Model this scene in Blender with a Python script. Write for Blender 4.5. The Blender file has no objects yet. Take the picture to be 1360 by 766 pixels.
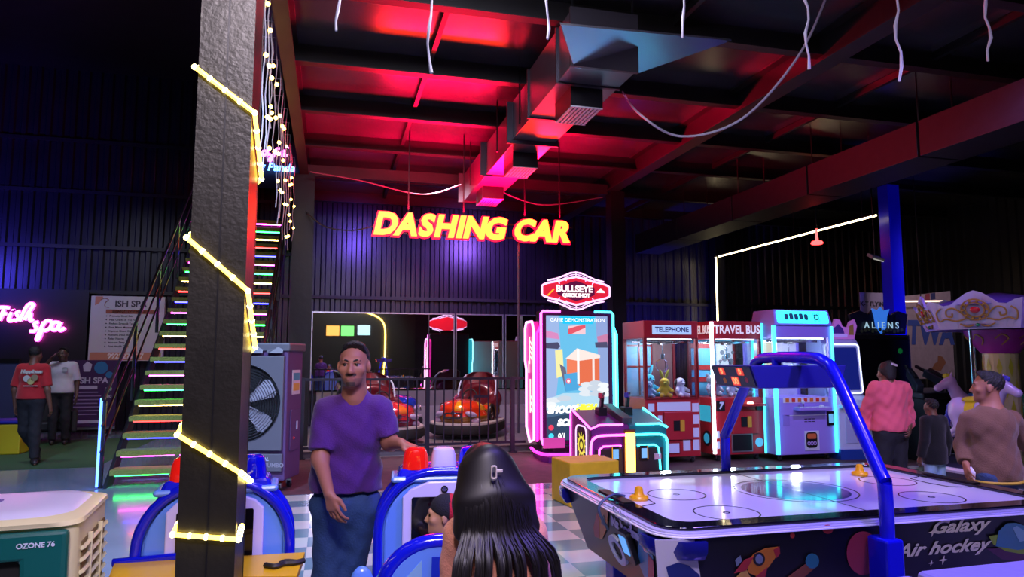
import bpy, math, random
import numpy as np
from mathutils import Matrix, Vector, Euler
C = bpy.context.scene.collection
SC = bpy.context.scene
rnd = random.Random(7)
PI = math.pi
# ------------------------------------------------------------------ camera, world, light, exposure
FPX, CAMH, YAW, PITCH = 920.0, 1.6, math.radians(14.6), math.atan(92/920)
cd = bpy.data.cameras.new('camera'); cam = bpy.data.objects.new('camera', cd); C.objects.link(cam)
cd.sensor_width = 36; cd.lens = FPX/1360*36; cd.clip_start = .05; cd.clip_end = 200
cam.location = (0, 0, CAMH); cam.rotation_euler = (PI/2+PITCH, 0, -YAW)
SC.camera = cam
vs = SC.view_settings
vs.view_transform = 'Standard'; vs.look = 'None'; vs.gamma = 1; vs.use_curve_mapping = False; vs.exposure = 0.12
SC.cycles.use_denoising = True
SC.cycles.max_bounces = 8; SC.cycles.transparent_max_bounces = 12
SC.cycles.sample_clamp_indirect = 4.0
SC.cycles.caustics_reflective = False; SC.cycles.caustics_refractive = False
W = bpy.data.worlds.new('night'); SC.world = W; W.use_nodes = True
W.node_tree.nodes['Background'].inputs[0].default_value = (.022, .018, .050, 1)
W.node_tree.nodes['Background'].inputs[1].default_value = 1.0

def lamp(kind, name, loc, target, color, power, size=.4, angle=60, blend=.6):
    d = bpy.data.lights.new(name, kind); d.energy = power; d.color = color
    if kind == 'AREA': d.size = size
    elif kind == 'SPOT': d.spot_size = math.radians(angle); d.spot_blend = blend; d.shadow_soft_size = size
    else: d.shadow_soft_size = size
    o = bpy.data.objects.new(name, d); C.objects.link(o); o.location = loc
    if target is not None:
        o.rotation_euler = (Vector(target)-Vector(loc)).to_track_quat('-Z', 'Y').to_euler()
    return o
lamp('AREA', 'ceiling_panel_light', (.6, -1.2, 5.2), (.2, 4.4, .8), (.70, .62, 1.0), 200, 1.4)
lamp('SPOT', 'man_fill', (-.3, -.8, 4.8), (.15, 3.9, 1.0), (1.0, .84, .92), 620, .3, 44)  # unseen fill lamp added to brighten the man
lamp('SPOT', 'cool_floor_spot', (-3.0, 3.0, 6.4), (-2.1, 8.2, 0), (.42, .58, 1.0), 3600, .4, 62)
lamp('AREA', 'ceiling_panel_light', (1.0, 5.0, 5.2), (1.2, 7.4, 0), (.86, .84, 1.0), 130, 1.0)
lamp('SPOT', 'blue_par_light', (3.6, 1.2, 5.2), (3.0, 3.9, .8), (.22, .14, 1.0), 1250, .3, 80)
lamp('SPOT', 'blue_par_light', (1.4, 1.0, 4.8), (.9, 3.6, .8), (.24, .16, 1.0), 260, .3, 60)
lamp('SPOT', 'violet_par_light', (7.6, 5.0, 5.0), (8.0, 8.8, .4), (.46, .30, 1.0), 800, .3, 80)
lamp('SPOT', 'arena_light', (1.9, 12.4, 5.0), (2.2, 14.4, 0), (1.0, .80, .88), 750, .25, 110)
lamp('SPOT', 'pink_fill', (3.0, 7.5, 5.0), (2.9, 10.4, 0), (1.0, .30, .85), 260, .3, 80)  # added pink fill before the shooting game, no such fixture seen
lamp('SPOT', 'spa_light', (-5.0, 11.0, 6.5), (-5.0, 15.6, .8), (.74, .76, 1.0), 520, .4, 75)
lamp('SPOT', 'uplight_blue', (-8.6, 13.6, 3.6), (-8.0, 17.2, 4.6), (.08, .06, 1.0), 500, .3, 100)
lamp('SPOT', 'uplight_blue', (8.3, 15.7, 1.2), (8.3, 17.2, 2.9), (.06, .05, 1.0), 420, .3, 110)
lamp('SPOT', 'banner_fill', (10.6, 8.6, 5.0), (12.4, 12.3, 2.2), (.95, .80, .90), 330, .3, 50)  # fill lamp added to lift the dark banners
lamp('SPOT', 'uplight_violet', (3.6, 15.0, 4.7), (3.2, 17.2, 3.2), (.34, .14, 1.0), 420, .3, 120)
lamp('SPOT', 'uplight_violet', (.6, 15.0, 4.7), (.4, 17.2, 3.4), (.20, .10, 1.0), 260, .3, 110)
lamp('SPOT', 'post_uplight', (10.0, 9.6, .3), (10.45, 10.9, 3.4), (.1, .1, 1.0), 420, .2, 50)
lamp('SPOT', 'booth_fill', (2.4, -2.8, 5.2), (2.0, -6.3, 2.6), (.8, .9, .9), 260, .3, 95)  # added lamp that lightens the booth wall for the mirror
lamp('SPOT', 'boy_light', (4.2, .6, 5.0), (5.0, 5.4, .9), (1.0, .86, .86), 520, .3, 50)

# ------------------------------------------------------------------ pixel helpers (photograph coordinates -> world at a real depth)
_F = Vector((math.sin(YAW)*math.cos(PITCH), math.cos(YAW)*math.cos(PITCH), math.sin(PITCH)))
_R = Vector((math.cos(YAW), -math.sin(YAW), 0)); _U = _R.cross(_F); CAM0 = Vector((0, 0, CAMH))
def ray(px, py): return _F + _R*((px-680)/FPX) - _U*((py-383)/FPX)
def atY(px, py, Y): d = ray(px, py); return CAM0 + d*(Y/d.y)
def atD(px, py, D): return CAM0 + ray(px, py)*D
def atZ(px, py, z): d = ray(px, py); return CAM0 + d*((z-CAMH)/d.z)

# ------------------------------------------------------------------ materials
def lin(c):
    if isinstance(c, str):
        c = c.lstrip('#'); c = [int(c[i:i+2], 16)/255 for i in (0, 2, 4)]
    return tuple((x/12.92 if x <= .04045 else ((x+.055)/1.055)**2.4) for x in c)
_mats = {}
def mat(name, col='#808080', rough=.5, metal=0, emit=None, es=1.0, var=.0, vscale=8, bump=0, bscale=40, coat=0, spec=None, alpha=1, sheen=0):
    if name in _mats: return _mats[name]
    m = bpy.data.materials.new(name); m.use_nodes = True; nt = m.node_tree
    b = nt.nodes['Principled BSDF']; c = lin(col)
    b.inputs['Base Color'].default_value = (*c, 1); b.inputs['Roughness'].default_value = rough; b.inputs['Metallic'].default_value = metal
    if coat: b.inputs['Coat Weight'].default_value = coat; b.inputs['Coat Roughness'].default_value = .05
    if spec is not None: b.inputs['Specular IOR Level'].default_value = spec
    if sheen: b.inputs['Sheen Weight'].default_value = sheen
    if alpha < 1: b.inputs['Alpha'].default_value = alpha
    if emit is not None:
        e = lin(emit) if isinstance(emit, str) else emit
        b.inputs['Emission Color'].default_value = (*e, 1); b.inputs['Emission Strength'].default_value = es
    if var or bump:
        tc = nt.nodes.new('ShaderNodeTexCoord')
    if var:
        n = nt.nodes.new('ShaderNodeTexNoise'); n.inputs['Scale'].default_value = vscale; n.inputs['Detail'].default_value = 5
        r = nt.nodes.new('ShaderNodeValToRGB')
        r.color_ramp.elements[0].position = .3; r.color_ramp.elements[1].position = .7
        r.color_ramp.elements[0].color = (*[x*(1-var) for x in c], 1); r.color_ramp.elements[1].color = (*[min(1, x*(1+var)) for x in c], 1)
        nt.links.new(tc.outputs['Object'], n.inputs['Vector']); nt.links.new(n.outputs['Fac'], r.inputs['Fac']); nt.links.new(r.outputs['Color'], b.inputs['Base Color'])
    if bump:
        n2 = nt.nodes.new('ShaderNodeTexNoise'); n2.inputs['Scale'].default_value = bscale; n2.inputs['Detail'].default_value = 3
        bp = nt.nodes.new('ShaderNodeBump'); bp.inputs['Strength'].default_value = bump; bp.inputs['Distance'].default_value = .02
        nt.links.new(tc.outputs['Object'], n2.inputs['Vector']); nt.links.new(n2.outputs['Fac'], bp.inputs['Height']); nt.links.new(bp.outputs['Normal'], b.inputs['Normal'])
    _mats[name] = m; return m
def glow(name, e, es, col='#222222'): return mat(name, col, .4, 0, e, es)
def glass(name, tint='#ffffff', t=.93):
    if name in _mats: return _mats[name]
    m = bpy.data.materials.new(name); m.use_nodes = True; nt = m.node_tree; nt.nodes.remove(nt.nodes['Principled BSDF'])
    o = nt.nodes['Material Output']; tr = nt.nodes.new('ShaderNodeBsdfTransparent'); gl = nt.nodes.new('ShaderNodeBsdfGlossy'); mx = nt.nodes.new('ShaderNodeMixShader')
    tr.inputs[0].default_value = (*[x*t for x in lin(tint)], 1); gl.inputs['Roughness'].default_value = .03
    mx.inputs[0].default_value = .06
    nt.links.new(tr.outputs[0], mx.inputs[1]); nt.links.new(gl.outputs[0], mx.inputs[2]); nt.links.new(mx.outputs[0], o.inputs[0])
    _mats[name] = m; return m

# ------------------------------------------------------------------ mesh builder
def catmull(pts, n=6, closed=False):
    P = [Vector(p) for p in pts]; out = []
    m = len(P); rng = range(m if closed else m-1)
    for i in rng:
        if closed: a, b, c, d = P[(i-1) % m], P[i], P[(i+1) % m], P[(i+2) % m]
        else: a, b, c, d = P[max(i-1, 0)], P[i], P[i+1], P[min(i+2, m-1)]
        for k in range(n):
            t = k/n
            out.append(.5*((2*b)+(c-a)*t+(2*a-5*b+4*c-d)*t*t+(3*b-a-3*c+d)*t**3))
    if not closed: out.append(P[-1])
    return out
_txt = {}
def text_geom(s, size, ext, shear, bold):
    k = (s, size, ext, shear, bold)
    if k in _txt: return _txt[k]
    cu = bpy.data.curves.new('t', 'FONT'); cu.body = s; cu.size = size; cu.extrude = ext; cu.shear = shear; cu.offset = bold
    cu.align_x = 'CENTER'; cu.align_y = 'CENTER'; cu.resolution_u = 3
    o = bpy.data.objects.new('t', cu); C.objects.link(o)
    dg = bpy.context.evaluated_depsgraph_get(); me = o.evaluated_get(dg).to_mesh()
    v = [tuple(x.co) for x in me.vertices]; f = [tuple(p.vertices) for p in me.polygons]
    o.evaluated_get(dg).to_mesh_clear(); bpy.data.objects.remove(o); bpy.data.curves.remove(cu)
    _txt[k] = (v, f); return v, f
def face(loc, rz=0, rx=0, sc=None):
    M = Matrix.Translation(Vector(loc)) @ Matrix.Rotation(rz, 4, 'Z') @ Matrix.Rotation(PI/2+rx, 4, 'X')
    if sc: M = M @ Matrix.Diagonal((sc[0], sc[1], 1, 1))
    return M
def rrect(w, h, r, n=5, cx=0, cy=0):
    out = []
    for (sx, sy, a0) in ((1, 1, 0), (-1, 1, PI/2), (-1, -1, PI), (1, -1, 1.5*PI)):
        for k in range(n+1):
            a = a0+PI/2*k/n
            out.append((cx+sx*(w/2-r)+r*math.cos(a), cy+sy*(h/2-r)+r*math.sin(a)))
    return out
def circ(r, n=24, cx=0, cy=0, ry=None, a0=0):
    return [(cx+r*math.cos(a0+2*PI*k/n), cy+(ry or r)*math.sin(a0+2*PI*k/n)) for k in range(n)]
class MB:
    def __init__(s, T=None): s.v = []; s.f = []; s.m = []; s.mats = []; s.T = T
    def slot(s, m):
        if m not in s.mats: s.mats.append(m)
        return s.mats.index(m)
    def add(s, vs, fs, m, M=None):
        b = len(s.v); k = s.slot(m)
        if M is not None: vs = [M @ Vector(p) for p in vs]
        if s.T is not None: vs = [s.T @ Vector(p) for p in vs]
        s.v += [tuple(p) for p in vs]; s.f += [tuple(b+i for i in f) for f in fs]; s.m += [k]*len(fs); return s
    def box(s, c, d, m, rot=None, taper=None, M=None):
        x, y, z = d[0]/2, d[1]/2, d[2]/2; t = taper or (1, 1)
        vs = [(-x, -y, -z), (x, -y, -z), (x, y, -z), (-x, y, -z), (-x*t[0], -y*t[1], z), (x*t[0], -y*t[1], z), (x*t[0], y*t[1], z), (-x*t[0], y*t[1], z)]
        T = Matrix.Translation(Vector(c))
        if rot is not None: T = T @ Euler(rot).to_matrix().to_4x4()
        if M is not None: T = M @ T
        return s.add(vs, [(3, 2, 1, 0), (4, 5, 6, 7), (0, 1, 5, 4), (1, 2, 6, 5), (2, 3, 7, 6), (3, 0, 4, 7)], m, T)
    def bb(s, lo, hi, m): return s.box([(a+b)/2 for a, b in zip(lo, hi)], [b-a for a, b in zip(lo, hi)], m)
    def tube(s, pts, r, m, n=8, closed=False, M=None, flat=1.0):
        P = [Vector(p) for p in pts]; L = len(P); vs = []; fs = []
        rr = r if isinstance(r, (list, tuple)) else [r]*L
        up = None
        for i in range(L):
            if closed: t = P[(i+1) % L]-P[i-1]
            else: t = P[min(i+1, L-1)]-P[max(i-1, 0)]
            t = t.normalized() if t.length > 1e-9 else Vector((0, 0, 1))
            if up is None:
                up = Vector((0, 0, 1)) if abs(t.z) < .9 else Vector((0, 1, 0))
            a = up-t*up.dot(t)
            if a.length < 1e-4: a = t.orthogonal()
            a.normalize(); up = a; b = t.cross(a)
            for k in range(n):
                q = 2*PI*k/n+PI/n
                vs.append(P[i]+a*(rr[i]*math.cos(q))+b*(rr[i]*flat*math.sin(q)))
        for i in range(L if closed else L-1):
            j = (i+1) % L
            for k in range(n):
                k2 = (k+1) % n
                fs.append((i*n+k, i*n+k2, j*n+k2, j*n+k))
        if not closed:
            fs.append(tuple(range(n))[::-1]); fs.append(tuple((L-1)*n+k for k in range(n)))
        return s.add(vs, fs, m, M)
    def cyl(s, a, b, r, m, r2=None, n=16, M=None): return s.tube([a, b], [r, r if r2 is None else r2], m, n, M=M)
    def lathe(s, prof, m, n=24, M=None, c=(0, 0, 0)):
        vs = []; fs = []; L = len(prof)
        for r, z in prof:
            for k in range(n):
                a = 2*PI*k/n; vs.append((c[0]+r*math.cos(a), c[1]+r*math.sin(a), c[2]+z))
        for i in range(L-1):
            for k in range(n):
                k2 = (k+1) % n; fs.append((i*n+k, i*n+k2, (i+1)*n+k2, (i+1)*n+k))
        fs.append(tuple(range(n))[::-1]); fs.append(tuple((L-1)*n+k for k in range(n)))
        return s.add(vs, fs, m, M)
    def poly(s, pts, z0, z1, m, M=None):
        n = len(pts); vs = [(x, y, z0) for x, y in pts]+[(x, y, z1) for x, y in pts]
        fs = [tuple(range(n))[::-1], tuple(n+i for i in range(n))]+[(i, (i+1) % n, n+(i+1) % n, n+i) for i in range(n)]
        return s.add(vs, fs, m, M)
    def ring(s, outer, inner, z0, z1, m, M=None):
        n = len(outer); vs = [(x, y, z) for z in (z0, z1) for P in (outer, inner) for x, y in P]; fs = []
        for i in range(n):
            j = (i+1) % n
            fs += [(2*n+i, 2*n+j, 3*n+j, 3*n+i), (j, i, n+i, n+j), (i, j, 2*n+j, 2*n+i), (n+j, n+i, 3*n+i, 3*n+j)]
        return s.add(vs, fs, m, M)
    def loft(s, rings, m, M=None, cap=True):
        n = len(rings[0]); vs = [p for R in rings for p in R]; fs = []
        for i in range(len(rings)-1):
            for k in range(n):
                k2 = (k+1) % n; fs.append((i*n+k, i*n+k2, (i+1)*n+k2, (i+1)*n+k))
        if cap: fs.append(tuple(range(n))[::-1]); fs.append(tuple((len(rings)-1)*n+k for k in range(n)))
        return s.add(vs, fs, m, M)
    def sph(s, c, r, m, n=14, M=None, rot=None):
        r = r if isinstance(r, (list, tuple)) else (r, r, r); k = max(6, n//2+1)
        vs = [(0, 0, -1)]; fs = []
        for i in range(1, k):
            t = PI*i/k
            for j in range(n): a = 2*PI*j/n; vs.append((math.sin(t)*math.cos(a), math.sin(t)*math.sin(a), -math.cos(t)))
        vs.append((0, 0, 1)); e = len(vs)-1
        for j in range(n): fs.append((0, 1+(j+1) % n, 1+j)); fs.append((e, 1+(k-2)*n+j, 1+(k-2)*n+(j+1) % n))
        for i in range(k-2):
            for j in range(n):
                a = 1+i*n; j2 = (j+1) % n; fs.append((a+j, a+j2, a+n+j2, a+n+j))
        T = Matrix.Translation(Vector(c))
        if rot is not None: T = T @ Euler(rot).to_matrix().to_4x4()
        T = T @ Matrix.Diagonal((*r, 1))
        if M is not None: T = M @ T
        return s.add(vs, fs, m, T)
    def text(s, t, size, m, M, ext=.002, shear=0, bold=0):
        v, f = text_geom(t, size, ext, shear, bold); return s.add(v, f, m, M)
    def build(s, name, parent=None, smooth=False, bevel=0, seg=2, angle=40):
        me = bpy.data.meshes.new(name); me.from_pydata(s.v, [], s.f)
        for m in s.mats: me.materials.append(m)
        me.polygons.foreach_set('material_index', s.m)
        if smooth:
            me.polygons.foreach_set('use_smooth', [True]*len(s.f))
            me.set_sharp_from_angle(angle=math.radians(angle))
        me.update()
        o = bpy.data.objects.new(name, me); C.objects.link(o)
        if parent is not None: o.parent = parent
        if bevel:
            b = o.modifiers.new('b', 'BEVEL'); b.width = bevel; b.segments = seg; b.limit_method = 'ANGLE'; b.angle_limit = math.radians(50); b.harden_normals = False
        return o
def tag(o, label, cat, group=None):
    o['label'] = label; o['category'] = cat
    if group: o['group'] = group
    return o
def thing(name, label, cat, loc=(0, 0, 0), rz=0, group=None):
    o = bpy.data.objects.new(name, None); C.objects.link(o); o.location = loc; o.rotation_euler = (0, 0, rz); o.empty_display_size = .1
    return tag(o, label, cat, group)
def struct(o): o['kind'] = 'structure'; return o
def stuff(o): o['kind'] = 'stuff'; return o
def copy_tree(o, parent=None):
    c = o.copy(); C.objects.link(c)
    if parent is not None: c.parent = parent
    for ch in list(o.children): copy_tree(ch, c)
    return c

# ------------------------------------------------------------------ smooth bodies: distance fields turned into one continuous surface
def Vn(p): return np.array(p, dtype=np.float32)
def cap(a, b, ra, rb=None, k=.02): return ('cap', Vn(a), Vn(b), ra, ra if rb is None else rb, k)
def fcap(a, b, ra, rb=None, k=.02): return ('fcap', Vn(a), Vn(b), ra, ra if rb is None else rb, k)     # flat cut at b
def ell(c, r, rot=None, k=.02): return ('ell', Vn(c), Vn(r), None if rot is None else np.array(Euler(rot).to_matrix(), dtype=np.float32), k)
def sub(c, r, k=.01, rot=None): return ('sub', Vn(c), Vn(r), None if rot is None else np.array(Euler(rot).to_matrix(), dtype=np.float32), k)
def half(p, n): return ('half', Vn(p), Vn(n), 0)                                                  # keep the side against n
def _bounds(p):
    if p[0] in ('cap', 'fcap'):
        r = max(p[3], p[4]); return np.minimum(p[1], p[2])-r, np.maximum(p[1], p[2])+r
    R = float(max(p[2])) if p[3] is not None else p[2]
    return p[1]-R, p[1]+R
def _dist(p, X, Y, Z):
    if p[0] in ('cap', 'fcap'):
        a, b = p[1], p[2]; d = b-a; L = float(d@d)+1e-9
        px, py, pz = X-a[0], Y-a[1], Z-a[2]
        t0 = (px*d[0]+py*d[1]+pz*d[2])/L; t = np.clip(t0, 0, 1)
        q = np.sqrt((px-t*d[0])**2+(py-t*d[1])**2+(pz-t*d[2])**2)-(p[3]+(p[4]-p[3])*t)
        if p[0] == 'fcap': q = np.maximum(q, (t0-1)*math.sqrt(L))
        return q
    c, r, R = p[1], p[2], p[3]
    px, py, pz = X-c[0], Y-c[1], Z-c[2]
    if R is not None:
        px, py, pz = (px*R[0, 0]+py*R[1, 0]+pz*R[2, 0], px*R[0, 1]+py*R[1, 1]+pz*R[2, 1], px*R[0, 2]+py*R[1, 2]+pz*R[2, 2])
    k0 = np.sqrt((px/r[0])**2+(py/r[1])**2+(pz/r[2])**2); k1 = np.sqrt((px/r[0]**2)**2+(py/r[1]**2)**2+(pz/r[2]**2)**2)+1e-6
    return k0*(k0-1)/k1
def sdf_geom(prims, h, disp=None):
    bs = [_bounds(p) for p in prims if p[0] in ('cap', 'fcap', 'ell')]
    lo = np.min([b[0] for b in bs], 0)-3*h; hi = np.max([b[1] for b in bs], 0)+3*h
    n = np.ceil((hi-lo)/h).astype(int)+1
    ax = [lo[i]+h*np.arange(n[i], dtype=np.float32) for i in range(3)]
    F = np.full(tuple(n), 9.0, np.float32)
    for p in prims:
        if p[0] == 'half':
            d = (ax[0][:, None, None]-p[1][0])*p[2][0]+(ax[1][None, :, None]-p[1][1])*p[2][1]+(ax[2][None, None, :]-p[1][2])*p[2][2]
            F = np.maximum(F, d); continue
        k = p[-1]; b0, b1 = _bounds(p); m = k+2.5*h
        i0 = np.maximum(((b0-m-lo)/h).astype(int), 0); i1 = np.minimum(((b1+m-lo)/h).astype(int)+2, n)
        if (i1 <= i0).any(): continue
        sl = tuple(slice(i0[i], i1[i]) for i in range(3))
        d = _dist(p, ax[0][sl[0]][:, None, None], ax[1][sl[1]][None, :, None], ax[2][sl[2]][None, None, :])
        f = F[sl]
        if p[0] == 'sub':
            d = -d; hh = np.maximum(k-np.abs(f-d), 0)/k; F[sl] = np.maximum(f, d)+hh*hh*k*.25
        else:
            hh = np.maximum(k-np.abs(f-d), 0)/k; F[sl] = np.minimum(f, d)-hh*hh*k*.25
    if disp is not None: F = F+disp(ax[0][:, None, None], ax[1][None, :, None], ax[2][None, None, :])
    S = F < 0
    c = np.zeros(tuple(n-1), np.int8)
    for i in (0, 1):
        for j in (0, 1):
            for k in (0, 1): c += S[i:n[0]-1+i, j:n[1]-1+j, k:n[2]-1+k]
    act = np.argwhere((c > 0) & (c < 8)); idx = np.full(tuple(n-1), -1, np.int64); idx[tuple(act.T)] = np.arange(len(act))
    P = np.zeros((len(act), 3)); cnt = np.zeros(len(act))
    offs = [(i, j, k) for i in (0, 1) for j in (0, 1) for k in (0, 1)]
    for a in offs:
        for axn in range(3):
            if a[axn]: continue
            b = list(a); b[axn] = 1
            fa = F[act[:, 0]+a[0], act[:, 1]+a[1], act[:, 2]+a[2]]; fb = F[act[:, 0]+b[0], act[:, 1]+b[1], act[:, 2]+b[2]]
            w = (fa < 0) != (fb < 0); t = np.where(w, fa/np.where(w, fa-fb, 1), 0)
            q = np.array(a, float)[None, :].repeat(len(act), 0); q[:, axn] = t
            P[w] += q[w]; cnt[w] += 1
    P = (P/np.maximum(cnt, 1)[:, None]+act)*h+lo
    faces = []
    for axn in range(3):
        o1, o2 = [(1, 2), (2, 0), (0, 1)][axn]
        s0 = [slice(None)]*3; s1 = [slice(None)]*3; s0[axn] = slice(0, n[axn]-1); s1[axn] = slice(1, n[axn])
        A = S[tuple(s0)]; B = S[tuple(s1)]; e = np.argwhere(A != B)
        e = e[(e[:, o1] > 0) & (e[:, o2] > 0) & (e[:, o1] < n[o1]-1) & (e[:, o2] < n[o2]-1)]
        def g(d1, d2):
            q = e.copy(); q[:, o1] -= d1; q[:, o2] -= d2; return idx[q[:, 0], q[:, 1], q[:, 2]]
        Q = np.stack([g(1, 1), g(0, 1), g(0, 0), g(1, 0)], 1)
        fl = ~A[e[:, 0], e[:, 1], e[:, 2]]; Q[fl] = Q[fl][:, ::-1]
        faces.append(Q)
    return P, np.concatenate(faces)
def sdf(name, prims, h, m, parent=None, disp=None, pick=None, smooth_it=0):
    """m: material, or a list with pick(P)->index for the face centres"""
    P, Fc = sdf_geom(prims, h, disp)
    me = bpy.data.meshes.new(name); me.from_pydata(P.tolist(), [], Fc.tolist())
    ms = m if isinstance(m, (list, tuple)) else [m]
    for x in ms: me.materials.append(x)
    if pick is not None:
        me.polygons.foreach_set('material_index', np.asarray(pick(P[Fc].mean(1)), dtype=np.int32))
    me.polygons.foreach_set('use_smooth', [True]*len(Fc)); me.update()
    o = bpy.data.objects.new(name, me); C.objects.link(o)
    if parent is not None: o.parent = parent
    if smooth_it:
        s = o.modifiers.new('s', 'SMOOTH'); s.factor = .5; s.iterations = smooth_it
    return o

# ================================================================== THE HALL
m_black = mat('black_steel', '#17171b', .38, .3, bump=.12, bscale=9)
m_wall = mat('dark_cladding', '#2a2932', .32, .35, var=.25, vscale=1.5, bump=.06, bscale=20)
m_ceil = mat('ceiling_foil', '#55535c', .22, .6, var=.30, vscale=1.1, bump=.04, bscale=2.0)
m_beam = mat('beam_paint', '#1b191d', .5, .1, var=.3, vscale=3)
m_duct = mat('duct_metal', '#77737f', .30, .8, var=.12, vscale=2, bump=.05, bscale=6)
YB = 17.2
def tile_mat():
    m = mat('checker_tiles', '#ffffff', .12, coat=.2); nt = m.node_tree; b = nt.nodes['Principled BSDF']
    g = nt.nodes.new('ShaderNodeNewGeometry'); mp = nt.nodes.new('ShaderNodeMapping'); ck = nt.nodes.new('ShaderNodeTexChecker')
    mp.inputs['Location'].default_value = (.155/.335, -5.65/.335, .5); mp.inputs['Scale'].default_value = (1/.335, 1/.335, 0)
    ck.inputs['Scale'].default_value = 1; ck.inputs['Color1'].default_value = (*lin('#d2cdc2'), 1); ck.inputs['Color2'].default_value = (*lin('#6f8c96'), 1)
    nz = nt.nodes.new('ShaderNodeTexNoise'); nz.inputs['Scale'].default_value = 3
    mx = nt.nodes.new('ShaderNodeMix'); mx.data_type = 'RGBA'; mx.blend_type = 'MULTIPLY'; mx.inputs[0].default_value = .25
    nt.links.new(g.outputs['Position'], mp.inputs[0]); nt.links.new(mp.outputs[0], ck.inputs['Vector'])
    nt.links.new(g.outputs['Position'], nz.inputs['Vector']); nt.links.new(ck.outputs['Color'], mx.inputs[6]); nt.links.new(nz.outputs['Color'], mx.inputs[7])
    nt.links.new(mx.outputs[2], b.inputs['Base Color']); return m
m_tile = tile_mat()
m_floor = mat('grey_floor', '#7d8a98', .16, coat=.2, var=.12, vscale=1.2)
m_mat = mat('dark_carpet', '#4a3036', .75, var=.25, vscale=6, bump=.15, bscale=60)
m_conc = mat('arena_floor', '#6c6668', .4, var=.2, vscale=1.5)
m_turf = mat('turf', '#35552f', .9, var=.4, vscale=60, bump=.6, bscale=220)
fl = MB()
def quad(b, x0, x1, y0, y1, z, m): b.add([(x0, y0, z), (x1, y0, z), (x1, y1, z), (x0, y1, z)], [(0, 1, 2, 3)], m)
quad(fl, -1.16, 16, -8, 8.70, 0, m_tile); quad(fl, -10, -1.16, -8, YB+.1, 0, m_floor)
quad(fl, -1.16, 16, 8.70, 11.6, 0, m_mat); quad(fl, -1.16, 5.8, 11.6, YB+.1, 0, m_conc); quad(fl, 5.8, 16, 11.6, YB+.1, 0, m_mat)
struct(fl.build('floor'))
tf = MB(); tf.bb((-9.5, 11.6, .0005), (-3.3, 15.6, .003), m_turf)
tag(tf.build('artificial_turf'), 'green artificial turf laid in front of the fish spa posters', 'artificial turf')

def corrugated(name, x0, x1, z0, z1, M=None, pitch=.24, dep=.04):
    b = MB(M); n = int((x1-x0)/pitch); P = []
    for i in range(n+1):
        x = x0+i*pitch; P += [(x, 0), (x+.10, 0), (x+.13, -dep), (x+.21, -dep)]
    for i in range(len(P)-1):
        a, c = P[i], P[i+1]
        b.add([(a[0], a[1], z0), (c[0], c[1], z0), (c[0], c[1], z1), (a[0], a[1], z1)], [(0, 1, 2, 3)], m_wall)
    return struct(b.build(name))
corrugated('wall_back', -10, 16, 0, 8.2, Matrix.Translation((0, YB, 0)))
corrugated('wall_left', -10, 18, 0, 8.2, Matrix.Translation((-9.9, 0, 0)) @ Matrix.Rotation(PI/2, 4, 'Z'))
corrugated('wall_right', -18, 9, 0, 5.6, Matrix.Translation((15.8, 0, 0)) @ Matrix.Rotation(-PI/2, 4, 'Z'))
b = MB(); b.bb((-10, -8.2, 0), (16, -8, 8.2), m_wall); struct(b.build('wall_front'))
b = MB(); b.bb((-.62, -8, 5.5), (16, YB+.1, 5.56), m_ceil); struct(b.build('ceiling'))
b = MB(); b.bb((-10, -8, 8.1), (-.62, YB+.1, 8.16), m_beam); b.bb((-.66, -8, 5.5), (-.6, YB+.1, 8.16), m_beam); struct(b.build('ceiling_stairwell'))
k = 1
def trim(b, smooth=False):
    global k
    o = struct(b.build('trim_%d' % k, smooth=smooth)); k += 1; return o
for z in (6.45, 5.29, 4.05, 3.05):                                          # wall girts
    b = MB(); b.bb((-9.8, YB-.10, z-.04), (-.9 if z > 4 else 15.6, YB-.045, z+.04), m_beam); trim(b)
for Y in (4.2, 5.4, 6.95, 8.73, 10.5, 12.27, 14.5, 16.6):                 # roof purlins
    b = MB(); b.bb((-.58, Y-.035, 5.26), (15.6, Y+.035, 5.5), m_beam); b.bb((-.58, Y-.10, 5.25), (15.6, Y+.035, 5.265), m_beam); trim(b)
for X in (1.15, 3.75, 7.4):                                               # light tees between the purlins
    b = MB(); b.bb((X-.03, 3.6, 5.40), (X+.03, 16.8, 5.495), m_beam); trim(b)
def ibeam(b, X, Y0, Y1, z0, z1, w):
    b.bb((X-w/2, Y0, z0), (X+w/2, Y1, z0+.02), m_beam); b.bb((X-w/2, Y0, z1-.02), (X+w/2, Y1, z1), m_beam); b.bb((X-.012, Y0, z0+.01), (X+.012, Y1, z1-.01), m_beam)
for X, z0, w in ((-.57, 5.05, .16), (5.70, 5.12, .26), (10.2, 4.95, .26)):
    b = MB(); ibeam(b, X, -2, YB-.1, z0, 5.5, w); trim(b)
b = MB(); b.bb((-.6, 13.45, 5.05), (5.6, 13.55, 5.26), m_beam); trim(b)
# main columns
b = MB(); b.bb((-.72, 13.4, 0), (-.40, 13.75, 5.06), m_black); b.bb((-.75, 13.38, 0), (-.37, 13.4, 5.06), m_black); struct(b.build('pillar'))
b = MB(); b.bb((5.66, 13.4, 0), (5.96, 13.7, 5.13), m_black); struct(b.build('pillar'))
m_bluepost = mat('blue_lit_paint', '#2323c8', .4)
b = MB(); b.bb((10.35, 10.9, 0), (10.62, 11.15, 4.95), mat('blue_gloss_paint', '#1c1ccf', .35)); struct(b.build('pillar'))
b = MB(); b.bb((10.02, 16.6, 0), (10.3, 16.9, 4.95), m_black); struct(b.build('pillar'))
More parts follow.
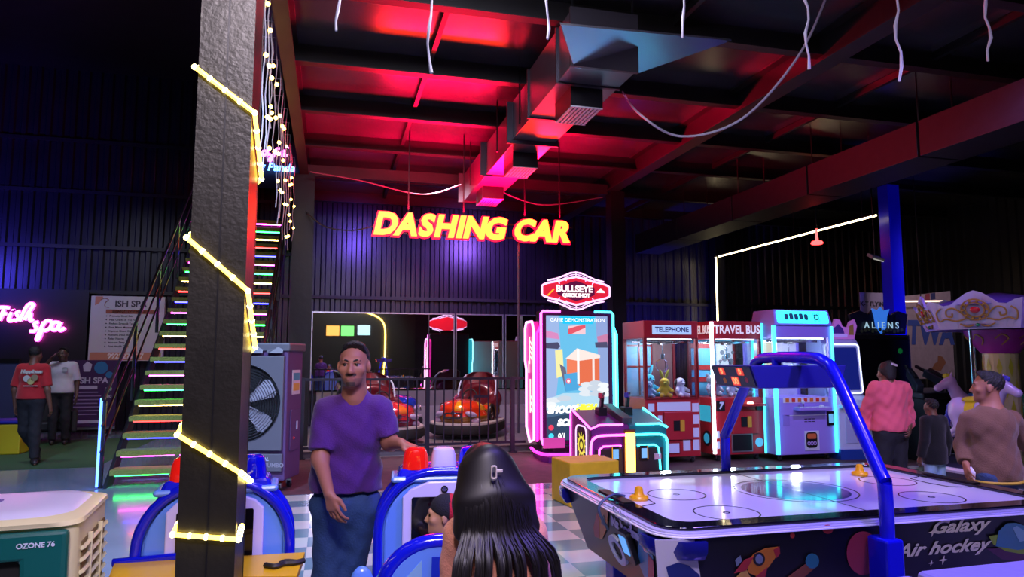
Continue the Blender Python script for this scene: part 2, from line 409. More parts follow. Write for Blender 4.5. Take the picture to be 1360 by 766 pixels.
# low wall and mirrors round the bumper arena
m_barr = mat('arena_barrier', '#8d8a86', .5, var=.15, vscale=2)
b = MB(); b.bb((-.3, 16.75, 0), (5.7, 17.0, .45), m_barr); b.bb((-.3, 16.85, .45), (5.7, 17.0, .82), mat('arena_barrier_top', '#6e6a68', .5)); trim(b)
m_mirror = mat('mirror', '#e8e8ee', .015, 1.0)
m_alu = mat('aluminium', '#b9bcc4', .3, .9)
for X0, X1, rot in ((-.45, 2.93, .020), (2.95, 4.16, .017), (4.2, 5.3, .02)):
    t = thing('wall_mirror', {-.45: 'widest wall mirror panel behind the dodgem cars', 2.95: 'narrower middle wall mirror behind the red dodgem car', 4.2: 'wall mirror partly hidden by the tall shooting game'}[X0], 'mirror', ((X0+X1)/2, 16.83, 1.75), rot, 'arena mirrors')
    w = (X1-X0)/2
    b = MB(); b.bb((-w, -.01, -.9), (w, .01, .92), m_mirror); b.build('mirror_glass', t)
    b = MB()
    for x in (-w, w-.025): b.bb((x, -.022, -.9), (x+.025, -.01, .92), m_alu)
    b.bb((-w, -.022, .9), (w, -.01, .93), m_alu); b.build('frame', t)

# ------------------------------------------------------------------ lights the mirror sees: the black booth wall behind the photographer
m_led = glow('warm_led', (1.0, .62, .10), 9); m_ledw = glow('warm_white_led', (1.0, .80, .45), 8)
t = thing('game_booth', 'black booth wall with a yellow light outline seen in the mirror', 'booth', (2.6, -6.4, 0))
b = MB(); b.bb((-3.0, -.1, 0), (3.0, .1, 4.6), mat('booth_black', '#363a36', .6)); b.build('panel', t)
b = MB(); b.tube(catmull([(1.2, .14, .3), (1.3, .14, 2.2), (1.1, .14, 3.7), (-.4, .14, 4.25), (-2.7, .14, 4.3)], 5), .035, m_led); b.build('led_outline', t)
for X, Z, c in ((-.8, 3.1, (.2, 1, .2)), (.1, 3.15, (.5, .9, 1)), (-1.6, 3.1, (1, .5, .1))):
    b = MB(); b.bb((X-.38, .12, Z-.32), (X+.38, .16, Z+.32), m_black); b.bb((X-.35, .16, Z-.28), (X+.35, .165, Z+.28), glow('booth_screen%.1f' % X, c, 1.6)); b.build('screen', t)

# ------------------------------------------------------------------ ceiling air duct
t = thing('air_duct', 'rectangular sheet metal air duct with hanging outlets above the red sign', 'air duct', (0, 0, 0))
def seg(x0, x1, y0, y1, z0, z1): 
    b = MB(); b.bb((x0, y0, z0), (x1, y1, z1), m_duct); return b.build('duct_section', t, bevel=.006)
seg(2.34, 3.06, 6.52, 8.15, 4.62, 5.22); seg(2.40, 3.03, 8.15, 9.2, 4.66, 5.2); seg(2.42, 3.0, 9.2, 13.05, 4.62, 5.15)
for y, z0, z1 in ((6.52, 4.60, 5.24), (7.0, 4.60, 5.24), (8.15, 4.60, 5.24), (9.2, 4.60, 5.2), (11.0, 4.60, 5.17), (13.03, 4.60, 5.17)):
    b = MB(); b.bb((2.32, y-.02, z0), (3.08, y+.02, z1), mat('duct_flange', '#4c4952', .4, .7)); b.build('flange', t)
hn = Vector((.339, -.325, -.883)); h0 = atZ(763, 90, 4.60)  # hopper plate tilted so that it mirrors the cyan claw header
def hit(px, py): d = ray(px, py); return CAM0+d*((h0-CAM0).dot(hn)/d.dot(hn))
hq = [hit(763, 90), hit(845, 98), hit(972, 54), hit(745, 33)]
b = MB(); b.add([tuple(q) for q in hq]+[tuple(q-hn*.03) for q in hq], [(0, 1, 2, 3), (7, 6, 5, 4), (0, 4, 5, 1), (1, 5, 6, 2), (2, 6, 7, 3), (3, 7, 4, 0)], mat('hopper_metal', '#d4d8e4', .26, .9, bump=.12, bscale=3)); b.build('hopper', t)
m_grille = mat('grille_white', '#b8b4c0', .4)
for y in (7.35, 9.9, 12.0):
    b = MB(); b.bb((2.52, y-.28, 4.40), (2.90, y+.28, 4.64), m_black); o = b.build('outlet', t)
    b = MB()
    for i in range(8): b.bb((2.53+i*.046, y-.27, 4.385), (2.56+i*.046, y+.27, 4.40), m_grille)
    for s in (-.28, .27): b.bb((2.52, y+s, 4.384), (2.90, y+s+.012, 4.402), m_grille)
    b.build('grille', o)
for y in (6.0, 8.1, 9.4, 11.5):
    for x in (2.36, 3.04): b = MB(); b.cyl((x, y+.55, 4.7), (x, y+.55, 5.5), .012, m_black, n=6); b.build('hanger', t)
t = thing('air_duct', 'long dark air duct running above the claw machines and the fairground ride', 'air duct', (0, 0, 0))
for i in range(6):
    y0 = 3.0+i*2.3; b = MB(); b.bb((7.75, y0, 4.35), (8.45, y0+2.26, 4.85), mat('dark_duct', '#242128', .55, .3, var=.2)); b.build('duct_section', t, bevel=.006)
for i in range(7):
    for x in (7.8, 8.4): b = MB(); b.cyl((x, 3.2+i*2.2, 4.85), (x, 3.2+i*2.2, 5.5), .012, m_black, n=6); b.build('hanger', t)

# ------------------------------------------------------------------ staircase with coloured step lights
m_step = mat('step_steel', '#2a2a2e', .45, .5); m_grass = mat('step_turf', '#8a9648', .95, var=.4, vscale=80, bump=.7, bscale=260)
LC = {'green': (.02, 1, .10), 'pink': (1, .05, .75), 'blue': (.03, .03, 1), 'red': (1, .02, .02), 'warm': (1, .62, .15)}
SX0, SX1, SY0, RISE, RUN, NS = -2.62, -1.0, 9.72, .2, .245, 22
t = thing('staircase', 'open steel staircase with grass-topped treads and a coloured light under each step', 'staircase', (0, 0, 0))
for x, nm in ((SX0-.05, 'stringer'), (SX1+.02, 'stringer')):
    b = MB(); y1 = SY0+NS*RUN; z1 = NS*RISE
    b.add([(x, SY0-.05, 0), (x+.04, SY0-.05, 0), (x+.04, SY0+.25, 0), (x, SY0+.25, 0), (x, y1, z1), (x+.04, y1, z1), (x+.04, y1+.05, z1-.3), (x, y1+.05, z1-.3)],
          [(0, 1, 5, 4), (3, 7, 6, 2), (0, 4, 7, 3), (1, 2, 6, 5), (4, 5, 6, 7), (0, 3, 2, 1)], m_step); b.build(nm, t)
order = ['green', 'pink', 'blue', 'red', 'warm']
for i in range(NS):
    y = SY0+i*RUN; z = RISE*(i+1)
    b = MB(); b.bb((SX0, y, z-.045), (SX1, y+.27, z-.012), m_step); tr = b.build('tread', t)
    b = MB(); b.bb((SX0+.01, y-.006, z-.052), (SX1-.01, y+.265, z+.014), m_grass); b.build('grass_mat', tr)
    c = order[i % 5]; b = MB()
    dim = 1.0 if i > 3 else .55
    for x0, x1 in ((SX0+.05, -1.95), (-1.88, SX1-.05)):
        b.bb((x0, y+.06, z-.070), (x1, y+.09, z-.054), glow('step_led_'+c+('' if dim == 1 else '_dim'), LC[c], 24*dim))
    b.build('led_strip', tr)
b = MB(); b.bb((SX0-.05, SY0+NS*RUN, 4.2), (1.0-1.6, YB-.06, 4.4), m_step); b.build('landing', t)
for x in (SX0-.09, SX1+.06):
    for j, h in enumerate((1.0, .68, .36)):
        b = MB(); b.tube([(x, SY0-.05+(.5 if x > -1.5 else 0), h+.08+(.4 if x > -1.5 else 0)), (x, SY0+NS*RUN, h+NS*RISE)], .022 if j == 0 else .014, m_step); b.build('handrail', t)
    for i in range(3 if x > -1.5 else 0, NS, 5):
        b = MB(); y = SY0+i*RUN+.02; b.bb((x-.02, y-.02, i*RISE if i else 0), (x+.02, y+.02, i*RISE+1.06), m_step); b.build('post', t)
b = MB(); b.bb((SX0-.135, SY0-.02, .02), (SX0-.112, SY0+.02, 1.1), glow('blue_led_bar', (.06, .16, 1), 7)); b.build('led_post', t)

# ------------------------------------------------------------------ foreground pillar and its rope light
m_pil = mat('pillar_paint', '#26241f', .38, .25, var=.3, vscale=5, bump=.10, bscale=50)
b = MB(); b.bb((-.5, 2.7, 0), (-.312, 2.98, 8.1), m_pil); b.bb((-.502, 2.692, 0), (-.310, 2.70, 8.1), m_pil); b.bb((-.502, 2.98, 0), (-.310, 2.988, 8.1), m_pil)
b.bb((-.406, 2.688, 0), (-.400, 2.694, 8.1), m_black); struct(b.build('pillar'))
def P2(px, py): p = atY(px, py, 2.68); return (p.x, 2.68, p.z)
t = thing('rope_light', 'glowing yellow rope light spiralling round the dark pillar', 'rope light', (-.4, 2.8, 0))
T0 = Matrix.Translation((.4, -2.8, 0))
m_rope = glow('rope_glow', (1.0, .66, .07), 7)
pts = []
zA = P2(266, 90)[2], P2(335, 150)[2], P2(256, 316)[2], P2(325, 386)[2], P2(240, 577)[2], P2(316, 628)[2], P2(234, 709)[2], P2(312, 716)[2]
L, Rr, B, Fy = -.512, -.298, 3.0, 2.676
path = [(-.51, 3.0, zA[0]+.12), (L, Fy, zA[0]), (Rr, Fy, zA[1]), (Rr, B, zA[1]-.17), (L, B, zA[2]+.10), (L, Fy, zA[2]), (Rr, Fy, zA[3]), (Rr, B, zA[3]-.20), (L, B, zA[4]+.10),
        (L, Fy, zA[4]), (Rr, Fy, zA[5]), (Rr, B, zA[5]-.08), (L, B, zA[6]+.06), (L, Fy, zA[6]), (Rr, Fy, zA[7]), (Rr, Fy+.1, zA[7]+.03)]
full = []
for a, c in zip(path[:-1], path[1:]):
    for i in range(12): full.append(Vector(a).lerp(Vector(c), i/12))
b = MB(T0); b.tube(full, .0085, m_rope, 8); b.build('rope', t, smooth=True)
b = MB(T0); 
for i in range(3, len(full), 3): b.sph(full[i], .011, glow('rope_bulb', (1, .8, .3), 12), 6)
stuff(b.build('bulb', t))

# ------------------------------------------------------------------ icicle lights by the stairs, dead icicle strands from the ceiling
m_wire = mat('white_wire', '#cfcbd2', .5); m_bulb = glow('icicle_bulb', (1, .60, .10), 14)
specs = [(346, 6.4, 205), (350, 6.8, 232), (355, 7.3, 215), (358, 7.7, 170), (362, 8.1, 222), (366, 8.7, 275), (369, 9.3, 298), (372, 9.9, 290), (375, 10.4, 318), (378, 11.0, 325), (381, 11.6, 332), (384, 12.2, 305), (388, 12.9, 320)]
b = MB(); b.tube([(-.92, 5.8, 5.3), (-.86, 9.5, 5.26), (-.82, 13.3, 5.22)], .012, m_wire); tag(b.build('supply_wire'), 'thin white supply wire the lit icicle strands hang from', 'wire')
for i, (px, Y, yb) in enumerate(specs):
    p = atY(px, yb, Y); x = p.x; zt = 5.29-(Y-5.8)*.0095; zb = p.z
    t = thing('icicle_light', 'lit white icicle light strand hanging beside the stairs', 'string light', (x, Y, zt), 0, 'lit icicle strands by the stairs')
    q = [(.012*math.sin(j*1.7+i), .012*math.cos(j*2.1+i), -j*(zt-zb)/10) for j in range(11)]
    b = MB(); b.tube(q, .0065, m_wire, 6); b.tube([(0, 0, 0), (-.86-x, 0, .0)], .005, m_wire, 5); b.build('wire', t)
    for j in range(2+i % 3):
        z = -(zt-zb)*(.25+.7*((j*.37+i*.29) % 1)); b = MB(); b.sph((.015, 0, z), .022, m_bulb, 8); b.build('bulb', t, smooth=True)
for i, (px, yb, Y) in enumerate([(448, 41, 5.2), (570, 97, 4.9), (727, 53, 4.8), (908, 51, 4.6), (1074, 91, 4.5), (1196, 107, 4.2), (1315, 81, 4.2)]):
    p = atY(px, yb, Y); zt = 5.26; n = 14
    where = ['nearest the sloping left beam', 'in front of the red ceiling', 'beside the duct hopper', 'in front of the cyan roof patch', 'crossing the drooping ceiling cable', 'longest of the unlit strands', 'over the dark far corner of the roof'][i]
    b = MB(); q = [(p.x+.015*math.sin(j*1.3+i*2), Y+.015*math.cos(j*1.9+i), zt+(p.z-zt)*j/n) for j in range(n+1)]
    b.tube(q, [.009+.005*((j*7+i) % 3 == 0) for j in range(n+1)], mat('dead_wire', '#d9d4e4', .45), 6)
    tag(b.build('unlit_icicle', smooth=True), 'unlit white icicle strand hanging from the roof, '+where, 'string light', 'unlit icicle strands')

# ------------------------------------------------------------------ cables and roof lamps
m_cable = mat('grey_cable', '#6d6a73', .5)
def cable(name, label, pts, r, m=m_cable):
    b = MB(); b.tube(catmull(pts, 8), r, m, 6); return tag(b.build(name, smooth=True), label, 'cable')
cable('hanging_cable', 'pale cable drooping under the roof to the right of the duct', [atZ(827, 122, 5.0), atY(850, 152, 6.6), atY(905, 181, 6.5), atY(985, 158, 6.0), atY(1060, 75, 5.4), atZ(1100, -10, 5.25)], .012, mat('pale_cable', '#a19bb0', .5))
cable('sign_cable', 'dark cable looping from the column to the red letter sign', [atY(405, 280, 13.42), atY(430, 300, 12.6), atY(465, 306, 12.0), atY(498, 300, 11.75)], .012)
cable('roof_cable', 'thin cable strung across the roof above the red letter sign', [atY(412, 228, 12.9), atY(480, 240, 12.8), atY(560, 258, 12.7), atY(612, 245, 12.6)], .012)
cable('roof_cable', 'thin cable sagging from the duct outlet toward the mid-hall column', [atY(660, 252, 12.4), atY(720, 272, 12.8), atY(800, 262, 13.3)], .012)
b = MB(); b.tube([(3.35, 11.72, 4.0), (3.22, 11.78, 3.72), (3.19, 11.8, 3.6), (3.19, 11.8, .3)], .02, mat('conduit', '#6c6a78', .35, .6)); tag(b.build('conduit_pipe'), 'thin grey conduit pipe dropping from the letter sign to the railing', 'pipe')
b = MB(); p = atY(1085, 323, 12.0); b.lathe([(.02, .3), (.03, .06), (.10, .04), (.12, 0), (.10, -.02)], glow('red_par', (1, .03, .03), 9), 16, c=tuple(p)); b.cyl((p.x, p.y, p.z+.3), (p.x, p.y, 5.5), .012, m_black)
tag(b.build('par_lamp', smooth=True), 'small glowing red stage lamp hanging below the roof', 'lamp')
t = thing('flood_lamp', 'square white flood lamp hanging near the blue pillar', 'lamp', tuple(atY(1163, 342, 9.9)))
b = MB(); b.box((0, 0, 0), (.24, .16, .05), mat('flood_case', '#8e8a88', .4), (.5, .2, 0)); b.cyl((0, .02, .03), (0, .02, 5.5-atY(1163, 342, 9.9).z), .01, m_black); b.build('case', t)
b = MB(); b.box((0, -.02, -.03), (.2, .13, .012), glow('flood_face', (.8, .78, .7), .5), (.5, .2, 0)); b.build('lens', t)
t = thing('led_batten', 'warm white light strip running along the roof beam and down the far column', 'light strip', (0, 0, 0))
b = MB(); b.tube([(10.1, 16.55, 4.33), (10.1, 10.95, 4.33)], .022, m_ledw, 6); b.build('roof_strip', t)
b = MB(); b.tube([(10.0, 16.55, 4.30), (10.0, 16.55, .4)], .024, m_ledw, 6); b.build('column_strip', t)
b = MB()
for y in (11.3, 13.4, 15.5): b.cyl((10.1, y, 4.35), (10.1, y, 4.96), .012, m_black, n=6)
b.bb((10.08, 10.95, 4.34), (10.12, 16.6, 4.37), m_black); b.build('carrier', t)
for i, (px, py) in enumerate(((1136, 225), (1206, 192), (1113, 207), (1165, 163))):
    p = atZ(px, py, 5.44); b = MB(); s = (.16, .07, .09, .06)[i]
    b.add([(p.x-s, p.y, 5.495), (p.x+s, p.y-s*.3, 5.46), (p.x+s*.4, p.y+s, 5.495), (p.x-.1*s, p.y-.8*s, 5.40)], [(0, 1, 2), (0, 3, 1), (2, 1, 3), (0, 2, 3)], mat('torn_foil', '#8d8b98', .5))
    tag(b.build('torn_foil_flap'), 'torn pale foil flap hanging from the roof, '+['largest of the four', 'by the far duct', 'small, beside the largest flap', 'small, under the bare tee bar'][i], 'foil scrap', 'torn roof foil')

# ------------------------------------------------------------------ the red letter sign
t = thing('letter_sign', 'glowing yellow-red letters reading DASHING CAR hung over the arena', 'sign', tuple((atY(500, 282, 11.6)+atY(761, 326, 11.6))/2))
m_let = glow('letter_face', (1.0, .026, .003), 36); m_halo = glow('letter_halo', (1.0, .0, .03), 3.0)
s0 = 'DASHING CAR'; adv = {'D': .36, 'A': .37, 'S': .315, 'H': .37, 'I': .165, 'N': .375, 'G': .37, ' ': .18, 'C': .345, 'R': .335}
tot = sum(adv[c] for c in s0); x = -tot/2; sc = 3.40/tot
for c in s0:
    w = adv[c]*sc
    if c != ' ':
        b = MB(); b.text(c, .50, m_let, face((x+w/2, -.06, 0)), .03, .22, .022); o = b.build('letter', t)
        b = MB(); b.text(c, .50, m_halo, face((x+w/2, .0, 0)), .02, .22, .046); b.build('halo_copy', o)  # wider red copy behind each letter, added to imitate its halo
    x += w
d = bpy.data.lights.new('sign_light', 'AREA'); d.shape = 'RECTANGLE'; d.size = 3.2; d.size_y = .35; d.energy = 1150; d.color = (1.0, .0, .045)
o = bpy.data.objects.new('sign_light', d); C.objects.link(o); o.parent = t; o.location = (0, .0, .29); o.rotation_euler = (PI+.14, 0, 0)
b = MB()
for z in (-.12, .12): b.bb((-1.75, .03, z-.012), (1.75, .055, z+.012), m_black)
for x in (-1.2, -.25, .85, 1.5): b.bb((x-.01, .03, -.15), (x+.01, .05, 1.68), m_black)
b.build('hanging_frame', t)

# ================================================================== GAMES
N_PINK = glow('neon_pink', (1.0, .10, .75), 5); N_MAG = glow('neon_magenta', (1.0, .02, .55), 5); N_CYAN = glow('neon_cyan', (.05, .85, 1.0), 5)
N_LIL = glow('neon_lilac', (1.0, .55, 1.0), 1.5); N_WP = glow('neon_white_pink', (1.0, .42, .85), 2.2); N_WC = glow('neon_white_cyan', (.35, .95, 1.0), 2.0); N_AMB = glow('amber_bar', (1.0, .42, .05), 9)
m_cabblk = mat('cabinet_black', '#141318', .35); m_purp = mat('cabinet_purple', '#3c1d66', .35)
def scr(name, col, es=1.0): return mat(name, '#050505', .25, 0, col, es)

# ---- tall shooting game with the neon screen and its gun console
KX, KY = 3.955, 10.9
t = thing('shooting_game', 'tall neon-edged shooting game with oval BULLSEYE header, vertical screen and gun console', 'arcade machine', (KX, KY, 0))
b = MB(); b.bb((-.62, 0, .18), (.62, .32, 2.38), m_cabblk); b.bb((-.25, .1, 2.38), (.25, .2, 2.5), m_cabblk); b.bb((-.45, -.1, .03), (.45, .5, .2), m_cabblk); b.build('cabinet', t, bevel=.02)
b = MB(); b.ring(rrect(1.24, 2.2, .05), rrect(1.09, 2.05, .02), -.0, .03, mat('screen_bezel', '#5a1650', .3), face((0, 0, 1.28))); b.build('bezel', t)
# the picture on the screen
def sx(px): return (px-764.5)/84*1.07
def sy(py): return (503-py)/166*2.03
def sp(*pts): return [(sx(x), sy(y)) for x, y in pts]
Fk = face((0, -.012, 1.28)); b = MB()
def pic(pts, col, lvl, es=1.0): b.poly(sp(*pts), .001*lvl, .001*lvl+.0008, scr('scr'+col, col, es), Fk)
pic([(722, 420), (807, 420), (807, 586), (722, 586)], '#6cc3ee', 0, .95)
pic([(722, 420), (739, 420), (742, 470), (735, 530), (722, 530)], '#9db6e4', 1); pic([(722, 440), (738, 444), (740, 452), (722, 450)], '#d88ac0', 2)
pic([(790, 420), (807, 420), (807, 530), (796, 520), (793, 470)], '#8fa4d8', 1); pic([(792, 448), (807, 444), (807, 458), (794, 458)], '#c87fa8', 2)
pic([(741, 421), (790, 421), (786, 431), (745, 431)], '#19b9e6', 3, 1.2)
pic([(752, 434), (776, 432), (776, 445), (752, 445)], '#f3c9d2', 2); pic([(752, 438), (764, 434), (776, 432), (776, 436), (756, 445), (752, 445)], '#e2586a', 3)
pic([(722, 457), (738, 456), (741, 461), (738, 465), (722, 464)], '#4c4a6c', 3); pic([(789, 456), (806, 455), (807, 463), (790, 463)], '#4c4a6c', 3)
pic([(750, 476), (795, 474), (795, 516), (750, 512)], '#f0805c', 2); pic([(766, 476), (795, 474), (795, 518), (766, 514)], '#e5714e', 3)
pic([(748, 478), (764, 464), (796, 473), (796, 477), (766, 481)], '#f7e6df', 4); pic([(764, 465), (767, 465), (767, 512), (764, 512)], '#ffffff', 5); pic([(785, 474), (788, 474), (788, 514), (785, 514)], '#f4e4e0', 5)
pic([(734, 467), (744, 465), (746, 500), (736, 504)], '#e9e2a0', 3, 1.1); pic([(740, 485), (748, 490), (753, 520), (748, 522)], '#6e6a80', 4)
pic([(746, 499), (765, 496), (766, 520), (748, 522)], '#4fa6dc', 5)
b.poly([(sx(752)+.045*math.cos(a), sy(508)+.045*math.sin(a)) for a in [i*PI/8 for i in range(16)]], .006, .0068, scr('scr_pink', '#f06a8c'), Fk)
b.poly([(sx(752)+.025*math.cos(a), sy(508)+.025*math.sin(a)) for a in [i*PI/8 for i in range(16)]], .007, .0078, scr('scr_white', '#fdf4f4'), Fk)
pic([(722, 532), (745, 524), (807, 524), (807, 544), (722, 548)], '#b4d9ee', 4)
for j, (x, y, w) in enumerate([(777, 513, 9), (789, 511, 9), (800, 514, 8), (774, 519, 9), (787, 518, 10), (800, 520, 9), (776, 525, 10), (790, 525, 10), (802, 526, 8), (732, 533, 11), (746, 531, 10), (727, 539, 9)]):
    b.poly([(sx(x)+w*.0127*math.cos(a), sy(y)+.045*math.sin(a)) for a in [i*PI/8 for i in range(16)]], .006+.0002*j, .0066+.0002*j, scr('scr_bag%d' % (j % 3), ('#dfe6ee', '#c9d4e2', '#eef2f6')[j % 3]), Fk)
pic([(722, 546), (807, 542), (807, 586), (722, 586)], '#4f6f93', 6, .8); pic([(722, 556), (760, 550), (790, 586), (722, 586)], '#38506f', 7, .8)
b.text('GAME DEMONSTRATION', .085, scr('scr_txtw', '#ffffff', 1.3), Fk @ Matrix.Translation((sx(765.5), sy(426), .005)), .0005)
b.text('SHOOT', .145, scr('scr_txtw', '#ffffff', 1.3), Fk @ Matrix.Translation((sx(743), sy(546), .010)), .0005, .25, .012)
b.text('HIGH', .145, scr('scr_txty', '#fff23a', 1.4), Fk @ Matrix.Translation((sx(775), sy(544), .010)), .0005, .25, .012)
b.text('SCORE', .145, scr('scr_txtw', '#ffffff', 1.3), Fk @ Matrix.Translation((sx(754), sy(563), .010)), .0005, .25, .012)
b.text('0/1', .10, scr('scr_txtw', '#ffffff', 1.3), Fk @ Matrix.Translation((sx(742), sy(580), .010)), .0005, .1, .004)
for y, c in ((569, '#e0405a'), (580, '#3fd0f0')): b.poly([(sx(728)+.045*math.cos(a), sy(y)+.045*math.sin(a)) for a in [i*PI/8 for i in range(16)]], .010, .0108, scr('scr_ic'+c, c, 1.2), Fk)
b.build('screen', t)
# side wings with neon edges
for s, N, c, nm in ((-1, N_MAG, (1, .03, .5), 'pink'), (1, N_CYAN, (.03, .75, .9), 'cyan')):
    f = mat('wing_'+nm, '#a02070' if s < 0 else '#1a8a9a', .4, 0, c, .5)
    prof = [(.06, .28), (.06, 2.05), (.16, 2.2), (.50, 2.2), (.58, 2.1), (.58, 1.55), (.50, 1.4), (.50, .45), (.30, .22)]
    x0 = s*.62; b = MB(); b.poly([(-y, z) for y, z in prof], 0, .10 if s < 0 else .06, f, face((x0 if s < 0 else x0, 0, 0), -PI/2*1 if s < 0 else PI/2) if s < 0 else face((x0, 0, 0), PI/2) @ Matrix.Diagonal((-1, 1, 1, 1)))
    w = b.build('wing', t)
    xo = s*(.735 if s < 0 else .69); b = MB(); b.tube([(xo, y-.01, z) for y, z in prof], .022, N_WP if s < 0 else N_WC, 6, closed=True)
    b.tube([(s*.70, -.02, .26), (s*.70, -.02, 2.0), (s*.62, -.03, 2.16)], .018, N, 6); b.build('neon_tube', w)
    b = MB(); L = scr('wing_line', '#fff2d8', 1.3)
    for z0, z1, y in ((.7, 1.25, .26), (1.35, 1.55, .34), (1.5, 1.95, .30)): b.bb((xo-.004, y-.02, z0), (xo+.004, y+.02, z1), L)
    for z in (.75, .85, .95, 1.6, 1.68, 1.76, 1.84): b.box((xo, .2, z), (.008, .12, .025), L, (.5, 0, 0))
    b.build('wing_graphic', w)
    b = MB(); b.tube([(s*.30, -.035, 2.365), (s*.60, -.035, 2.365), (s*.635, -.035, 2.33), (s*.635, -.035, .30), (s*.60, -.035, .2)], .02, N_PINK if s < 0 else N_CYAN, 6); b.build('neon_edge', t)
# header
Fh = face((0, .02, 2.715)); def_h = []
for k in range(48):
    a = 2*PI*k/48; x = .60*math.cos(a); y = .135*math.sin(a); x = max(-.60, min(.60, .63*math.copysign(abs(math.cos(a))**.55, math.cos(a)))); y = .15*math.copysign(abs(math.sin(a))**.8, math.sin(a))
    y += math.copysign(.085*math.exp(-(x/.24)**2), y) if abs(y) > .02 else 0
    def_h.append((x, y))
b = MB(); b.poly(def_h, -.06, .0, mat('header_face', '#b31328', .4, 0, (1, .02, .06), .55), Fh); b.poly([(x*.55, y*.72) for x, y in def_h], .0, .004, mat('header_dark', '#3a0f2c', .4, 0, (.3, .01, .12), .3), Fh); h_ = b.build('header', t)
b = MB(); b.tube([(x, y, .012) for x, y in def_h], .017, N_LIL, 6, closed=True, M=Fh)
for sg in (1, -1):
    for ro in (1.0, 1.0):
        o = [(-.50, .165), (-.34, .20), (-.20, .255), (-.10, .30), (0, .315), (.10, .30), (.20, .255), (.34, .20), (.50, .165)]
        b.tube([(x, sg*y, 0) for x, y in o], .014, N_LIL, 6, M=Fh)
        b.tube([(x*.9, sg*(y-.035), 0) for x, y in o], .007, N_LIL, 6, M=Fh)
    for x, y in ((-.34, .20), (-.20, .25), (0, .315), (.20, .25), (.34, .20)): b.tube([(x, sg*y, 0), (x*.85, sg*(y-.085), 0)], .009, N_LIL, 6, M=Fh)
b.build('neon_outline', h_)
b = MB(); b.text('BULLSEYE', .15, scr('hd_white', '#ffe4e8', 1.5), Fh @ Matrix.Translation((-.03, .03, .008)), .004, 0, .006); b.text('QUICK SHOT', .08, scr('hd_white', '#ffe4e8', 1.5), Fh @ Matrix.Translation((0, -.075, .008)), .004, 0, .006)
b.poly([(.36, -.02), (.52, -.02), (.50, .01), (.47, .02), (.44, .06), (.41, .02), (.38, .01)], .004, .008, scr('hd_white', '#ffe4e8', 1.5), Fh)
b.poly([(-.55, -.12), (-.40, .03), (-.38, .02), (-.52, -.12)], .004, .008, scr('hd_yel', '#ffb030', 1.2), Fh); b.build('header_lettering', h_)
# base ring
b = MB(); b.poly([(-.70, -.62), (.6, -.62), (.68, -.4), (.68, .3), (-.68, .3), (-.76, -.4)], .0, .09, mat('base_purple', '#5a1a6a', .35)); bs = b.build('base_plate', t)
b = MB(); b.tube(catmull([(-.74, .2, .13), (-.80, -.35, .13), (-.70, -.62, .13), (-.3, -.68, .13), (.1, -.68, .13)], 5), .022, N_MAG, 6); b.build('neon_tube', bs)
b = MB(); b.box((-.45, -.12, .24), (.35, .06, .16), scr('base_glow', '#e04ab0', .8)); b.build('base_panel', t)
# gun console
cons = bpy.data.objects.new('gun_console', None); C.objects.link(cons); cons.parent = t; cons.location = (.045, -1.46, 0)
prof = [(-.46, .0), (-.46, .50), (-.50, .54), (-.48, .68), (.30, .84), (.34, .80), (.34, .0)]
for s, cm in ((-1, '#5b1a66'), (1, '#0e5f66')):
    b = MB(); m = mat('console_'+('pink' if s < 0 else 'teal'), cm, .35)
    M0 = Matrix(((0, 0, 1, 0), (1, 0, 0, 0), (0, 1, 0, 0), (0, 0, 0, 1)))
    b.poly(prof, min(0, s*.56), max(0, s*.56), m, M0); b.build('console_shell', cons, bevel=.012)
    N = N_PINK if s < 0 else N_CYAN
    b = MB(); x = s*.555
    b.tube(catmull([(s*.07, -.515, .55), (s*.35, -.515, .55), (s*.50, -.51, .53), (x+s*.01, -.49, .42), (x+s*.01, -.48, .02)], 4), .017, N, 6)
    b.tube([(s*.1, -.50, .69), (s*.45, -.50, .69), (x+s*.012, -.49, .64), (x+s*.012, .28, .85)], .015, N, 6)
    b.tube([(s*.12, -.478, .40), (s*.38, -.478, .40), (s*.44, -.478, .36), (s*.46, -.478, .06)], .013, N, 6); b.tube([(x+s*.012, .32, .80), (x+s*.012, .34, .1)], .012, N, 6); b.build('neon_tube', cons)
    b = MB(); b.bb((s*.30-.20, -.474, .04), (s*.30+.20, -.462, .36), mat('console_door', '#2a1c1c', .5)); b.build('door', cons)
    b = MB(); b.bb((s*.21-.06, -.50, .20), (s*.21+.06, -.47, .40), m_cabblk); o = b.build('card_reader', cons, bevel=.008)
    b = MB(); b.bb((s*.21-.04, -.505, .23), (s*.21+.04, -.50, .36), scr('reader_screen', '#7db8ff', 1.0)); b.bb((s*.21+s*.052-.004, -.505, .21), (s*.21+s*.052+.004, -.5, .39), scr('reader_edge', '#ffb020', 1.1)); b.build('reader_screen', o)
    b = MB(); b.bb((s*.42-.05, -.49, .2), (s*.42+.05, -.47, .28), mat('coin_plate', '#c8a8b0', .4)); b.build('coin_plate', cons)
    # gun: holster block, grip, body, barrel
    gx = s*.20; gm = mat('gun_red', '#c01640', .35) if s < 0 else mat('gun_blue', '#2a1a8a', .35)
    b = MB(); b.box((gx, .05, .82), (.13, .16, .14), m_cabblk); g = b.build('gun_holster', cons, bevel=.01)
    b = MB(); b.box((gx, .02, .95), (.045, .07, .16), m_cabblk, (.25, 0, 0)); b.box((gx-.02, -.02, 1.05), (.06, .26, .07), gm, (-.15, 0, -.5)); b.cyl((gx-.03, .0, 1.05), (gx+.10, .16, 1.08), .018, m_cabblk, n=8); b.build('gun', g, bevel=.006)
b = MB(); b.box((0, -.06, .80), (.15, .74, .10), mat('console_spine', '#3c3c44', .4), (.205, 0, 0)); b.bb((-.09, -.50, .0), (.09, -.46, .62), mat('spine_front', '#4a2414', .4)); b.build('console_spine', cons, bevel=.01)
